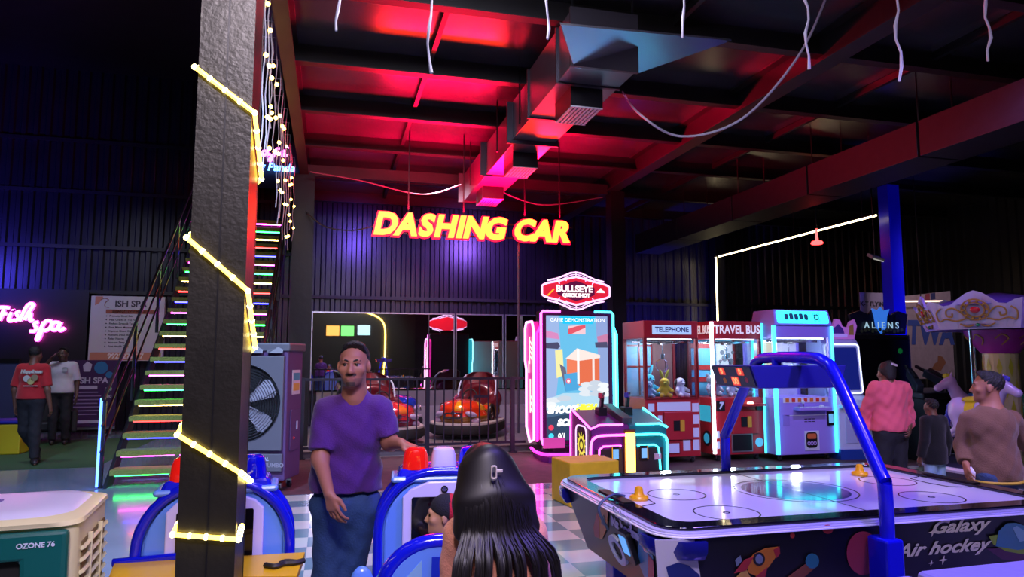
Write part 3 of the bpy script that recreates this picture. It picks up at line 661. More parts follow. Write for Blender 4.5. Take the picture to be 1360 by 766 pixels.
b = MB(); b.bb((-.065, -.53, .02), (.065, -.50, .575), N_AMB); b.build('light_bar', cons)
b = MB(); F2 = face((-.562, -.12, .38), -PI/2)
gold = scr('emblem_gold', '#f2e04a', .9)
b.poly(rrect(.40, .52, .10), 0, .004, mat('side_black', '#1a1216', .4), F2)
b.ring(circ(.13, 24), circ(.095, 24), .004, .008, gold, F2); b.poly(circ(.05, 16), .004, .008, gold, F2)
for i in range(12):
    a = i*PI/6; b.poly([(.14*math.cos(a-.12), .14*math.sin(a-.12)), (.19*math.cos(a), .19*math.sin(a)), (.14*math.cos(a+.12), .14*math.sin(a+.12))], .004, .008, gold, F2)
b.tube([(x, y, .01) for x, y in rrect(.42, .54, .10)], .010, N_LIL, 6, closed=True, M=F2); b.build('side_emblem', cons)

# ---- yellow block
b = MB(); b.bb((-.30, -.25, 0), (.30, .25, .47), mat('yellow_vinyl', '#c9a418', .45, var=.08)); o = b.build('yellow_stool', None, bevel=.012); o.location = (2.80, 7.50, 0); o.rotation_euler = (0, 0, .10)
tag(o, 'plain yellow block stool on the tiles before the shooting game', 'stool')

# ---- claw machines
m_red = mat('claw_red', '#a5222e', .35, var=.06); m_redtrim = mat('claw_red_dark', '#7c1822', .4); m_glass = glass('pane_glass', '#f4f8ff')
m_chrome = mat('chrome', '#d6d6de', .18, 1.0); m_rub = mat('rubber', '#18181a', .7); m_white = mat('panel_white', '#c9d2ea', .4)
def caster(t, x, y):
    b = MB(); b.cyl((x-.02, y, .04), (x+.02, y, .04), .04, m_rub, n=14); b.bb((x-.032, y-.02, .04), (x-.024, y+.02, .10), m_chrome); b.bb((x+.024, y-.02, .04), (x+.032, y+.02, .10), m_chrome); b.bb((x-.035, y-.03, .085), (x+.035, y+.03, .10), m_chrome); b.build('caster', t, smooth=False)
def claw_arm(t, x, y, z):
    b = MB(); b.cyl((x, y, z), (x, y, z-.18), .008, m_chrome, n=8); b.cyl((x, y, z-.18), (x, y, z-.26), .03, m_chrome, n=12)
    for i in range(3):
        a = i*2.1+.4; ca, sa = math.cos(a), math.sin(a)
        b.tube([(x+.02*ca, y+.02*sa, z-.25), (x+.10*ca, y+.10*sa, z-.30), (x+.11*ca, y+.11*sa, z-.40), (x+.04*ca, y+.04*sa, z-.47)], .007, m_chrome, 6)
    b.bb((x-.06, y-.05, z-.03), (x+.06, y+.05, z+.02), m_cabblk); b.build('grabber', t)
def claw_cabinet(t, w, d, h, zb, zw, body, trimm, inside, floor_z):
    x = w/2; b = MB()
    b.bb((-x, 0, .10), (x, d, zb), body); b.build('base_cabinet', t, bevel=.01)
    b = MB(); b.bb((-x, 0, zw), (x, d, h), body); b.build('header_box', t, bevel=.01)
    for sx_ in (-1, 1):
        for yy in (0, d-.05): b = MB(); b.box((sx_*(x-.025), yy+.025, (zb+zw)/2), (.05, .05, zw-zb+.01), trimm); b.build('window_post', t)
    b = MB(); b.bb((-x+.05, d-.03, zb), (x-.05, d-.01, zw), inside); bk = b.build('back_panel', t)
    b = MB(); b.bb((-x+.01, d, .12), (x-.01, d+.012, h-.02), mat('rear_white', '#b9bcc6', .5)); b.build('rear_panel', t)
    for M_ in (((-x+.05, .012, zb), (x-.05, .018, zw)),): b = MB(); b.bb(*M_, m_glass); b.build('front_glass', t)
    for s in (-1, 1): b = MB(); b.bb((s*(x-.014)-.003, .05, zb), (s*(x-.014)+.003, d-.05, zw), m_glass); b.build('side_glass', t)
    for s in (-1, 1):
        for yy in (.1, d-.1): caster(t, s*(x-.1), yy)
    b = MB(); b.bb((-x+.06, .10, zw-.02), (x-.06, .13, zw-.003), glow('claw_inner_light', (.85, .92, 1.0), 5)); b.build('inner_light', t)
    d_ = bpy.data.lights.new('inner_lamp', 'POINT'); d_.energy = 24; d_.shadow_soft_size = .06; d_.color = (.88, .94, 1.0); o_ = bpy.data.objects.new('inner_lamp', d_); C.objects.link(o_); o_.parent = t; o_.location = (0, d*.35, zw-.12)
    b = MB(); b.bb((-x+.06, .3*d, zw-.07), (x-.06, .3*d+.03, zw-.04), m_chrome); b.bb((-x+.06, .7*d, zw-.07), (x-.06, .7*d+.03, zw-.04), m_chrome); b.build('gantry', t)
    claw_arm(t, .05, d*.5, zw-.06)
    return bk
def coin_box(t, x, z, w=.36, h=.34, m=None):
    b = MB(); b.bb((x-w/2, -.035, z-h/2), (x+w/2, .0, z+h/2), m or m_red); o = b.build('coin_door', t, bevel=.006)
    b = MB(); b.bb((x-.09, -.048, z-.07), (x+.01, -.034, z+.08), m_cabblk); b.bb((x+.02, -.046, z-.08), (x+.09, -.034, z+.09), mat('coin_yellow', '#c79a2e', .4)); b.build('card_reader', o)

# red telephone-box claw machine
t = thing('claw_machine', 'red claw machine with white TELEPHONE header plate, beside the shooting game', 'claw machine', (5.08, 9.75, 0), 0, 'red claw machines')
m_tback = mat('tel_back', '#6fb4d8', .5)
bk = claw_cabinet(t, .92, .80, 2.17, .98, 1.90, m_red, m_redtrim, m_tback, .98)
b = MB(); F1 = face((0, .76, 1.44))
b.poly([(.05, -.44), (.40, -.44), (.40, .44), (.05, .44)], 0, .004, mat('tel_curtain', '#7a5a5c', .7), F1)
for x in (-.19, .03): b.poly([(x-.012, -.44), (x+.012, -.44), (x+.012, .44), (x-.012, .44)], .004, .008, m_redtrim, F1)
for y in (.02, .36): b.poly([(-.4, y-.012), (.03, y-.012), (.03, y+.012), (-.4, y+.012)], .004, .008, m_redtrim, F1)
b.build('printed_window', bk)
b = MB(); b.bb((-.32, -.012, 1.96), (.34, .002, 2.10), mat('tel_plate', '#a8cdf0', .4, 0, (.45, .7, 1), .5)); o = b.build('header_plate', t)
b = MB(); b.text('TELEPHONE', .105, mat('tel_ink', '#2b3f77', .5), face((.01, -.013, 2.03)), .001, 0, .003); b.build('header_lettering', o)
b = MB()
for (x, z, w, h) in ((-.36, .85, .10, .12), (0.02, .86, .56, .13), (.38, .84, .11, .13), (-.36, .67, .10, .14), (-.22, .66, .07, .14), (.38, .66, .11, .14), (.38, .46, .11, .14), (.38, .27, .11, .16), (.22, .27, .12, .16), (-.06, .24, .32, .13), (-.36, .27, .10, .16), (-.36, .46, .10, .14)):
    b.bb((x-w/2, -.006, z-h/2), (x+w/2, .002, z+h/2), m_white)
b.build('window_pattern', t)
coin_box(t, .08, .57, .48, .42)
b = MB(); b.bb((-.26, -.012, .15), (.10, 0, .32), m_redtrim); b.bb((-.245, -.018, .165), (.085, -.01, .305), m_white); b.build('prize_door', t)
b = MB(); b.tube([(-.44, -.012, .98), (.44, -.012, .98), (.44, -.012, 1.90), (-.44, -.012, 1.90)], .014, m_redtrim, 4, closed=True); b.build('window_frame', t)
# travel bus claw machine
t = thing('claw_machine', 'red claw machine lettered TRAVEL BUS with a white light tube on its corner', 'claw machine', (6.22, 9.75, 0), 0, 'red claw machines')
bk = claw_cabinet(t, .88, .80, 2.18, .98, 1.90, m_red, m_redtrim, mat('bus_back', '#5fbfe0', .5), .98)
b = MB(); F1 = face((0, .76, 1.44))
for y, c in ((.36, '#b02a2a'), (.0, '#b02a2a'), (-.2, '#b02a2a')): b.poly([(-.4, y-.04), (.05, y-.04), (.05, y+.04), (-.4, y+.04)], 0, .004, mat('bus_stripe', c, .5), F1)
b.poly([(.08, -.1), (.40, -.1), (.40, .40), (.08, .40)], .004, .008, mat('bus_map', '#d9dfe4', .5), F1)
for i in range(7): b.poly(circ(.03+.012*(i % 3), 10, .15+.04*i, .1+.05*((i*3) % 5)), .009, .011, mat('bus_map_ink', '#75828c', .5), F1)
b.build('printed_panel', bk)
b = MB(); b.text('TRAVEL BUS', .17, mat('bus_ink', '#e6e0e4', .5, 0, (1, .9, .95), .35), face((.01, -.008, 2.04), 0, 0, (.88, 1.1)), .003, 0, .003); b.build('header_lettering', t)
b = MB(); b.text('TRAVEL BUS', .17, mat('bus_ink', '#e6e0e4', .5), face((-.444, .40, 2.04), -PI/2, 0, (.75, 1.1)), .003, 0, .003); b.build('side_lettering', t)
b = MB(); b.tube([(-.455, -.02, .13), (-.455, -.02, 2.16)], .026, glow('white_tube', (.62, .85, 1.0), 9), 8); b.build('light_tube', t)
coin_box(t, .10, .60, .46, .36)
b = MB(); b.bb((-.40, -.01, .78), (-.25, .0, .93), m_cabblk); b.text('7', .14, m_white, face((-.325, -.012, .855)), .002, .2, .006); b.build('number_badge', t)
b = MB(); b.cyl((-.03, -.08, .88), (-.03, -.08, .96), .012, m_chrome, n=8); b.sph((-.03, -.08, .98), .028, mat('pink_ball', '#e07ab0', .3)); b.bb((-.12, -.13, .85), (.40, 0, .885), m_red); b.lathe([(.05, 0), (.05, .015), (.04, .03)], glow('bus_button', (1, .5, .4), 3), 14, c=(.16, -.07, .885)); b.build('joystick_panel', t)
b = MB()
for i in range(2):
    for j in range(3): b.bb((-.40+.07*j, -.008, .20+.16*i), (-.36+.07*j, 0, .31+.16*i), m_white)
b.bb((.30, -.02, .78), (.42, 0, .84), m_cabblk); b.build('window_pattern', t)
b = MB(); b.bb((-.15, -.012, .14), (.22, 0, .42), m_alu); b.bb((-.13, -.02, .16), (.20, -.01, .40), m_cabblk); b.build('prize_door', t)
b = MB(); b.poly(circ(.07, 20), 0, .012, scr('bus_lamp', '#5ab6f0', .9), face((.34, -.001, .28))); b.build('headlamp', t)
b = MB()
for y in (.22, .58): b.poly(circ(.12, 20), 0, .01, m_cabblk, face((-.44, y, .34), -PI/2)); b.poly(circ(.08, 20), .01, .014, scr('bus_hub', '#3aa8d8', .5), face((-.44, y, .34), -PI/2))
b.bb((-.445, .1, .60), (-.44, .7, .85), scr('bus_side_window', '#36b8e0', .6)); b.build('side_print', t)
# lavender claw machine
m_lav = mat('claw_lavender', '#9a86e6', .35)
t = thing('claw_machine', 'lavender claw machine with glowing cyan header and cyan light tubes', 'claw machine', (7.24, 9.5, 0))
bk = claw_cabinet(t, 1.06, .85, 2.12, .98, 1.92, m_lav, m_lav, mat('lav_back', '#d8d4ee', .5), .98)
b = MB(); Fq = face((0, .80, 1.5)); b.poly([(-.40, -.15), (.05, -.15), (.05, .35), (-.40, .35)], 0, .004, scr('prize_print', '#fff6d8', .9), Fq)
for i in range(6): b.poly(circ(.05, 8, -.33+.075*i, -.05+.1*(i % 2)), .004, .008, mat('prize_ink%d' % (i % 3), ('#d88a28', '#c83c3c', '#3c7a4a')[i % 3], .5), Fq)
b.build('printed_panel', bk)
b = MB(); b.loft([[(-.53, -.04, 2.12), (.53, -.04, 2.12), (.53, .6, 2.12), (-.53, .6, 2.12)], [(-.50, .02, 2.36), (.50, .02, 2.36), (.50, .55, 2.36), (-.50, .55, 2.36)]], m_lav); hd = b.build('header', t)
b = MB(); Fz = face((0, -.012, 2.24), 0, -.24); b.poly(rrect(.94, .20, .03), .002, .012, glow('cyan_header', (.03, .80, .92), 2.6), Fz)
ink = mat('header_ink', '#0c5f74', .5)
for i in range(5): b.poly(rrect(.07, .10, .02, 3, -.30+.09*i, .0+.01*(i % 2)), .013, .016, ink, Fz)
for dx, dy, r in ((.25, 0, .05), (.21, .05, .022), (.29, .05, .022), (.22, -.05, .02), (.29, -.05, .02)): b.ring(circ(r, 14, .0+dx, dy), circ(r*.6, 14, dx, dy), .013, .016, ink, Fz)
b.build('light_panel', hd)
for nm, pts, r in (('a', [(-.535, -.02, .12), (-.535, -.02, 2.1)], .034), ('b', [(-.545, .30, .1), (-.545, .30, 2.15)], .030), ('c', [(.53, -.02, .12), (.53, -.02, 2.1)], .022), ('d', [(-.545, .55, .1), (-.545, .55, 2.1)], .02)):
    b = MB(); b.tube(pts, r, glow('claw_cyan_tube', (.05, .80, .95), 3.0), 8); b.build('light_tube', t)
b = MB(); b.bb((-.4, -.008, .90), (.42, .002, .98), mat('strip_white', '#d8d2e6', .4))
for i in range(7): b.bb((-.36+i*.11, -.012, .91), (-.30+i*.11, -.006, .97), mat('strip_ink%d' % (i % 2), ('#c8742a', '#c8302a')[i % 2], .4))
b.build('button_strip', t)
b = MB(); b.bb((-.22, -.16, .79), (.36, 0, .83), m_lav); b.bb((-.20, -.15, .83), (.34, -.01, .838), mat('deck_grey', '#b8c8e0', .25)); b.cyl((-.10, -.08, .84), (-.10, -.08, .90), .01, m_chrome, n=8); b.sph((-.10, -.08, .915), .028, m_white); b.lathe([(.035, 0), (.035, .02), (.02, .03)], m_white, 14, c=(.24, -.08, .838)); b.build('joystick_deck', t)
b = MB(); b.bb((-.04, -.012, .16), (.22, 0, .46), m_white); o = b.build('prize_door', t)
b = MB(); Fd = face((.08, -.014, .32)); b.poly(rrect(.2, .24, .05), 0, .004, m_cabblk, Fd); b.poly(rrect(.16, .08, .02, 3, 0, .06), .004, .007, mat('sticker_orange', '#c86a3a', .5), Fd)
for i in range(3): b.ring(circ(.03, 12, -.055+.055*i, -.05), circ(.017, 12, -.055+.055*i, -.05), .004, .007, mat('sticker_lilac', '#b09ae0', .5), Fd)
b.build('sticker', o)
b = MB(); b.bb((.38, -.03, .54), (.50, .0, .76), m_cabblk); b.bb((.40, -.034, .58), (.48, -.03, .72), scr('lav_reader', '#6ab0f0', .9)); b.build('card_reader', t)
b = MB(); b.bb((-.36, -.006, .70), (.40, .0, .71), m_white)
for i in range(6): b.bb((-.03+.07*(i % 3), -.006, .60+.04*(i//3)), (.02+.07*(i % 3), 0, .61+.04*(i//3)), m_cabblk)
b.bb((-.42, -.006, .55), (-.30, 0, .72), mat('lav_hatch', '#8a78d4', .4)); b.build('vent_panel', t)

# plush toys
def plush(name, label, loc, rz, body, accent, kind, s=1.0, group='plush toys in the claw machines'):
    mb = mat('plush_'+body, body, .95, sheen=.4, bump=.3, bscale=150); ma = mat('plush_'+accent, accent, .95, sheen=.4, bump=.3, bscale=150)
    t = thing(name, label, 'plush toy', loc, rz, group)
    K = .03
    pr = [ell((0, 0, .11*s), (.085*s, .075*s, .11*s), k=K), ell((0, -.01*s, .27*s), (.095*s, .085*s, .085*s), k=K)]
    for sg in (-1, 1):
        pr += [cap((sg*.07*s, -.02*s, .17*s), (sg*.13*s, -.08*s, .12*s), .032*s, .03*s, K), cap((sg*.05*s, -.03*s, .05*s), (sg*.08*s, -.14*s, .04*s), .04*s, .038*s, K)]
    sdf('body', pr, .009*s, mb, t)
    for sg in (-1, 1):
        b = MB()
        if kind == 'bunny': b.sph((sg*.05*s, .0, .42*s), (.03*s, .02*s, .095*s), ma, 12, rot=(0, sg*.35, 0))
        elif kind == 'dog': b.sph((sg*.095*s, .0, .27*s), (.025*s, .035*s, .07*s), ma, 12, rot=(0, sg*-.3, 0))
        else: b.sph((sg*.075*s, .0, .345*s), (.036*s, .022*s, .036*s), ma, 12)
        b.build('ear', t, smooth=True)
        b = MB(); b.sph((sg*.035*s, -.085*s, .29*s), .012*s, m_cabblk, 8); b.build('eye', t, smooth=True)
    b = MB(); b.sph((0, -.095*s, .255*s), (.038*s, .025*s, .03*s), ma if kind != 'dog' else m_white, 12); b.sph((0, -.12*s, .262*s), .010*s, m_cabblk, 8); b.build('muzzle', t, smooth=True)
    return t
for (nm, lb, loc, rz, c1, c2, kd, s) in [
    ('plush_rabbit', 'cyan long-eared plush toy sitting high at the back of the telephone claw machine', (4.94, 10.28, .985), .2, '#38b8d0', '#2aa0b8', 'bunny', 1.0),
    ('plush_rabbit', 'yellow long-eared plush toy tipped sideways against the telephone machine glass', (5.06, 9.97, .985), -.3, '#d8c838', '#b8c040', 'bunny', .85),
    ('plush_dog', 'white plush dog with black ears behind the telephone machine glass', (5.34, 10.0, .985), .2, '#d8dcec', '#24242c', 'dog', .85),
    ('plush_bear', 'pale blue plush bear at the left of the telephone machine', (4.79, 9.99, .985), -.2, '#8fc4dc', '#7ab0d0', 'bear', .72),
    ('plush_bear', 'grey plush bear behind the left pane of the travel bus machine', (5.95, 9.99, .985), -.2, '#a8b0bc', '#98a0ac', 'bear', .80),
    ('plush_bear', 'white plush bear in the middle of the travel bus machine', (6.22, 9.98, .985), .1, '#d0d8e0', '#b8c0cc', 'bear', .80),
    ('plush_dog', 'dark grey plush dog at the right of the travel bus machine', (6.49, 10.0, .985), .2, '#8a929e', '#70767f', 'dog', .80),
    ('plush_bear', 'pale plush bear at the back of the travel bus machine', (6.09, 10.32, .985), .0, '#c0ccd8', '#a8b4c0', 'bear', .95)]:
    plush(nm, lb, loc, rz, c1, c2, kd, s)

# ---- white video arcade with sloping screen
t = thing('video_game', 'white upright video game with blue screen and pink castle-shaped topper', 'arcade machine', (8.20, 9.85, 0), -.12)
m_wh = mat('arcade_white', '#bcc6ea', .35)
side = [(-.42, .08), (-.42, .80), (-.30, .92), (-.10, 1.0), (-.02, 1.85), (.05, 1.92), (.42, 1.92), (.42, .08)]
Ms = Matrix(((0, 0, 1, 0), (1, 0, 0, 0), (0, 1, 0, 0), (0, 0, 0, 1)))
b = MB(); b.poly(side, -.34, .34, m_wh, Ms); b.build('cabinet', t, bevel=.02)
b = MB(); b.poly([(-.46, .0), (-.46, .16), (.44, .16), (.44, .0)], -.35, .35, mat('arcade_blue', '#1d3f9a', .35), Ms); b.build('plinth', t)
Fs = face((0, -.075, 1.42), 0, -.094); b = MB(); b.poly(rrect(.64, .84, .06), .0, .03, m_wh, Fs); b.build('bezel', t)
b = MB(); b.poly(rrect(.52, .70, .02), .03, .034, scr('arcade_screen', '#101a6e', 1.0), Fs); b.build('screen', t)
b = MB(); b.tube([(x, y, .035) for x, y in rrect(.60, .80, .05)], .012, glow('arcade_edge', (.72, .78, 1), 1.6), 6, closed=True, M=Fs); b.build('light_edge', t)
b = MB(); Ft = face((0, .02, 2.08)); cas = [(-.26, -.17), (.28, -.17), (.34, .05), (.30, .16), (.22, .12), (.18, .02), (.08, .04), (.04, .15), (-.04, .17), (-.08, .06), (-.18, .04), (-.22, .13), (-.28, .05)]
b.poly(cas, -.03, .03, mat('topper_pink', '#b56ab8', .4, 0, (.6, .2, .8), .25), Ft); b.poly([(-.15, -.14), (.12, -.14), (.08, .0), (0, .08), (-.1, .0)], .03, .04, mat('topper_violet', '#5c3a9c', .4), Ft); b.poly([(.18, -.1), (.27, -.1), (.27, .08), (.2, .05)], .03, .04, mat('topper_gold', '#b8904a', .4), Ft); b.poly(rrect(.3, .06, .02, 3, 0, -.11), .04, .045, mat('topper_lilac', '#9a7ae0', .4, 0, (.6, .4, 1), .3), Ft); b.build('topper', t)
b = MB(); b.bb((-.30, -.50, .80), (.30, -.30, .86), m_wh); b.build('control_shelf', t, bevel=.02)
b = MB(); b.bb((-.22, -.432, .25), (.22, -.42, .68), mat('arcade_door', '#a4b0dc', .4)); b.build('door', t, bevel=.006)

# ---- ALIENS shooter
t = thing('shooting_game', 'black shooting game with winged ALIENS topper, dark wide screen and two mounted guns', 'arcade machine', (9.30, 10.1, 0))
b = MB(); b.bb((-.60, .0, 1.05), (.60, .18, 2.0), m_cabblk); b.bb((-.5, .05, 0), (.5, .5, 1.05), m_cabblk); b.build('cabinet', t, bevel=.015)
b = MB(); b.bb((-.55, -.012, 1.12), (.55, .0, 1.92), mat('dark_screen', '#0b0b10', .12)); b.poly(circ(.05, 12), 0, .003, scr('screen_green', '#0c5a2a', .6), face((.36, -.013, 1.72))); b.build('screen', t)
b = MB(); Ft = face((0, .04, 2.22)); b.poly([(-.52, -.2), (.52, -.2), (.60, .15), (.40, .2), (.22, .12), (.14, .22), (-.14, .22), (-.22, .12), (-.40, .2), (-.62, .13)], -.04, .02, mat('alien_dark', '#12142e', .4), Ft); tp = b.build('topper', t)
b = MB(); b.poly([(-.17, .24), (-.06, .20), (0, .27), (.06, .20), (.19, .23), (.13, .1), (.10, -.1), (0, -.20), (-.10, -.1), (-.13, .1)], .02, .05, mat('alien_blue', '#1a52b8', .35, 0, (.05, .25, 1), .55), Ft); b.build('crest', tp)
b = MB(); b.text('A L I E N S', .16, mat('alien_ink', '#9fc4d8', .4, 0, (.5, .8, .9), .5), Ft @ Matrix.Translation((0, -.06, .055)), .004, 0, .001)
for i in range(12): b.poly(circ(.03, 8, -.42+.076*i, -.16+.015*(i % 3)), .05, .06, mat('alien_egg', '#4c5a3c', .5), Ft)
b.build('topper_lettering', tp)
b = MB(); b.bb((-.42, -1.25, 0), (.42, -.55, 1.0), m_cabblk); b.box((0, -.9, 1.03), (.95, .78, .10), m_cabblk, (.06, 0, 0)); cn = b.build('gun_console', t, bevel=.02)
b = MB(); b.text('ALIENS', .13, mat('console_ink', '#8a8fb0', .4, 0, (.6, .6, .9), .35), face((.30, -1.256, .58)) @ Matrix.Rotation(-PI/2, 4, 'Z'), .002)
for x in (-.3, -.22, .2, .38): b.bb((x-.006, -1.256, .15), (x+.006, -1.25, .95), mat('console_line', '#5c5f7a', .4))
b.build('console_print', cn)
for s in (-1, 1):
    b = MB(); x = s*.24; b.cyl((x, -.9, 1.05), (x, -.9, 1.16), .06, m_cabblk); g = b.build('gun_mount', cn)
    gm = mat('gun_grey', '#4a5266', .3, .6); b = MB(); T = Matrix.Translation((x, -.9, 1.24)) @ Euler((.42, 0, s*.25 - .25)).to_matrix().to_4x4()
    b.box((0, 0, 0), (.10, .56, .13), gm, M=T); b.box((0, .08, .085), (.05, .30, .05), m_cabblk, M=T); b.cyl((0, .28, .02), (0, .50, .02), .028, m_cabblk, M=T); b.box((0, -.22, -.10), (.05, .07, .16), m_cabblk, (.3, 0, 0), M=T); b.build('gun', g, bevel=.01)

# ---- banners at the back
t = thing('banner', 'tall pale banner with blue brush letters hanging behind the dark shooting game', 'banner', tuple((atY(1198, 400, 12.3)+atY(1262, 490, 12.3))/2))
c = (atY(1196, 396, 12.3)+atY(1262, 492, 12.3))/2
t.location = c
b = MB(); b.add([(-.78, 0, -.95), (.72, 0, -.95), (.74, 0, .97), (-.78, 0, .80), (-.78, .02, -.95), (.72, .02, -.95), (.74, .02, .97), (-.78, .02, .80)], [(0, 1, 2, 3), (7, 6, 5, 4), (0, 4, 5, 1), (1, 5, 6, 2), (2, 6, 7, 3), (3, 7, 4, 0)], mat('banner_cloth', '#8f7a86', .8, var=.1)); b.build('cloth', t)
b = MB(); b.text('TWA', .62, mat('banner_blue', '#33448c', .7), face((0.12, -.006, .02), 0, 0, (.85, 1.1)), .002, .15, .03); b.poly([(.2, .76), (.32, .78), (.32, .92), (.2, .90)], .002, .006, mat('banner_navy', '#2a2c5c', .7), face((0, 0, 0))); b.poly([(.05, .72), (.17, .74), (.17, .90), (.05, .88)], .002, .006, mat('banner_red', '#7a3040', .7), face((0, 0, 0)))
b.poly([(.1, -.75), (.35, -.78), (.5, -.6), (.42, -.48), (.3, -.45), (.28, -.58), (.2, -.62)], .002, .006, mat('banner_brown', '#80503c', .7), face((0, 0, 0))); b.build('print', t)
b = MB()
for x in (-.72, .68): b.cyl((x, .012, -.96), (x, .012, -c.z+.005), .014, m_black, n=6)
b.build('pole', t)
b = MB(); p = atY(1223, 400, 12.1); b.tube([(p.x-.55, 12.1, p.z-.015), (p.x+.65, 12.1, p.z+.02)], .02, glow('batten_warm', (1, .75, .6), 1.6), 6); b.cyl((p.x, 12.1, p.z), (p.x, 12.1, 5.5), .01, m_black, n=6)
tag(b.build('light_tube'), 'thin warm light tube hung across the top of the pale banner', 'light tube')
t = thing('banner', 'small square banner reading FLYING above the dark shooting game', 'banner', tuple(atY(1159, 402, 11.9)))
b = MB(); b.box((0, 0, 0), (.62, .02, .42), mat('banner_lilac', '#8c7c98', .8)); b.build('cloth', t)
b = MB(); b.text('K-T FLYING', .13, mat('banner_ink', '#1c1a22', .6), face((.02, -.012, -.03)), .002, 0, .004); b.build('print', t)
b = MB(); z = t.location.z
for x in (-.25, .25): b.cyl((x, .015, .18), (x, .015, -z), .014, m_black, n=6)
b.build('pole', t)

# ================================================================== AIR HOCKEY TABLE
m_deck = mat('deck_white', '#cfcbea', .12, coat=.4); m_play = mat('play_white', '#dcd9f2', .10, coat=.5); m_rail = mat('rail_black', '#0e0e18', .08, coat=.6)
m_apron = mat('apron_print', '#14121c', .35, var=.25, vscale=3); m_blue = mat('table_blue', '#1416c8', .22, coat=.3); m_dkblue = mat('corner_blue', '#15187a', .2, coat=.4)
TX0, TX1, TY0, TY1 = 1.47, 4.00, 2.94, 4.50; TCX, TCY = (TX0+TX1)/2, (TY0+TY1)/2; TW, TD = TX1-TX0, TY1-TY0
t = thing('air_hockey_table', 'big white-topped air hockey table with black rocket-print sides and a blue scoreboard arch', 'air hockey table', (TCX, TCY, 0))
T0 = Matrix.Translation((-TCX, -TCY, 0))
b = MB()
def rr(ins, z, r=.17, n=7): return [(x, y, z) for x, y in rrect(TW-2*ins, TD-2*ins, max(.03, r-ins*.5), n)]
b.loft([rr(.14, .40), rr(.009, .786)], m_apron); b.build('body', t, smooth=True)
b = MB(); b.loft([rr(.004, .787), rr(-.004, .789), rr(-.004, .796), rr(.01, .80)], m_deck); b.build('deck', t, smooth=True)
b = MB(); b.loft([rr(-.002, .780), rr(-.009, .782), rr(-.009, .787), rr(-.004, .789)], mat('trim_white', '#e9e6f4', .25)); b.build('trim_line', t)
b = MB(); b.ring(rrect(TW-.06, TD-.06, .15, 7), rrect(TW-.28, TD-.28, .10, 7), .80, .822, m_rail); b.build('rail', t, smooth=True, bevel=.004)
b = MB(); b.ring(rrect(TW-.005, TD-.005, .17, 7), rrect(TW-.06, TD-.06, .15, 7), .80, .806, m_deck); b.build('rim', t)
b = MB(); b.poly(rrect(TW-.27, TD-.27, .10, 7), .80, .804, m_play); b.build('play_surface', t)
b = MB(); ln = mat('line_black', '#17161f', .2)
b.ring(circ(.355, 48), circ(.347, 48), .804, .8055, ln); b.poly(circ(.31, 48), .804, .8052, mat('centre_disc', '#44607e', .08, coat=.5))
for x, y in ((1.98, 3.78), (2.0, 3.28), (3.36, 3.34), (3.52, 3.84)):
    b.ring(circ(.17, 36, x-TCX, y-TCY), circ(.162, 36, x-TCX, y-TCY), .804, .8055, ln); b.ring(circ(.02, 12, x-TCX, y-TCY), circ(.012, 12, x-TCX, y-TCY), .804, .8055, ln)
for s in (-1, 1): b.tube([(s*(TW/2-.15), -.20, .8045), (s*(TW/2-.27), -.15, .8045), (s*(TW/2-.29), 0, .8045), (s*(TW/2-.27), .15, .8045), (s*(TW/2-.15), .20, .8045)], .004, ln, 4)
b.box((0, 0, .8048), (.008, TD-.3, .001), ln); b.build('line_marking', t)
for s in (-1, 1): b = MB(); b.bb((s*(TW/2-.10)-.03, -.19, .823), (s*(TW/2-.10)+.03, .19, .829), mat('goal_slot', '#050507', .4)); b.build('goal_slot', t)
for sx_ in (-1, 1):
    for sy_ in (-1, 1):
        b = MB(); cx, cy = sx_*(TW/2-.19), sy_*(TD/2-.19); R = []
        for z, ro in ((.68, .185), (.72, .212), (.768, .214)):
            a0 = math.atan2(sy_, sx_); R.append([(cx+ro*math.cos(a0+(q-4)*.22), cy+ro*math.sin(a0+(q-4)*.22), z) for q in range(9)]+[(cx+.08*math.cos(a0+(4-q)*.22), cy+.08*math.sin(a0+(4-q)*.22), z) for q in range(9)])
        b.loft(R, m_dkblue); b.build('corner_guard', t, smooth=True)
        b = MB(); b.box((sx_*(TW/2-.32), sy_*(TD/2-.30), .2), (.13, .13, .40), m_blue); b.box((sx_*(TW/2-.32), sy_*(TD/2-.30), .02), (.16, .16, .04), m_rub); b.build('leg', t, bevel=.008)
# apron pictures
cream = mat('print_cream', '#fff3dc', .4)
Ff = face((0, -TD/2+.0735, .586), 0, .331); FO = Ff.inverted()
def fp(px, py):
    # point of the front apron under a photograph pixel
    M = T0; o = FO @ (T0 @ CAM0); d = (FO.to_3x3() @ ray(px, py)); k = -o.z/d.z; q = o+d*k; return (q.x, q.y)
def fpoly(b, pts, m, lv=1): b.poly([fp(x, y) for x, y in pts], .002*lv, .002*lv+.0015, m, Ff)
b = MB()
q = fp(1274, 698); b.text('Galaxy', .13, cream, Ff @ Matrix.Translation((q[0], q[1], .003)) @ Matrix.Diagonal((1.0, .80, 1, 1)), .001, .25, .0028)
q = fp(1252, 727); b.text('Air hockey', .13, cream, Ff @ Matrix.Translation((q[0], q[1], .003)) @ Matrix.Diagonal((1.0, .80, 1, 1)), .001, .25, .0028)
for x, y, s in ((1238, 706, .026), (1252, 743, .026), (1236, 747, .016)):
    q = fp(x, y); b.poly([(q[0]+(s if i % 2 == 0 else s*.28)*math.cos(i*PI/4), q[1]+(s if i % 2 == 0 else s*.28)*math.sin(i*PI/4)) for i in range(8)], .003, .005, cream, Ff)
b.build('front_lettering', t)
b = MB(); teal = mat('ufo_teal', '#3f86a8', .3); lime = mat('ufo_lime', '#9db82c', .4)
fpoly(b, [(1310, 728), (1330, 742), (1362, 746), (1390, 738), (1400, 724)], mat('ufo_plum', '#5a2350', .4), 1)
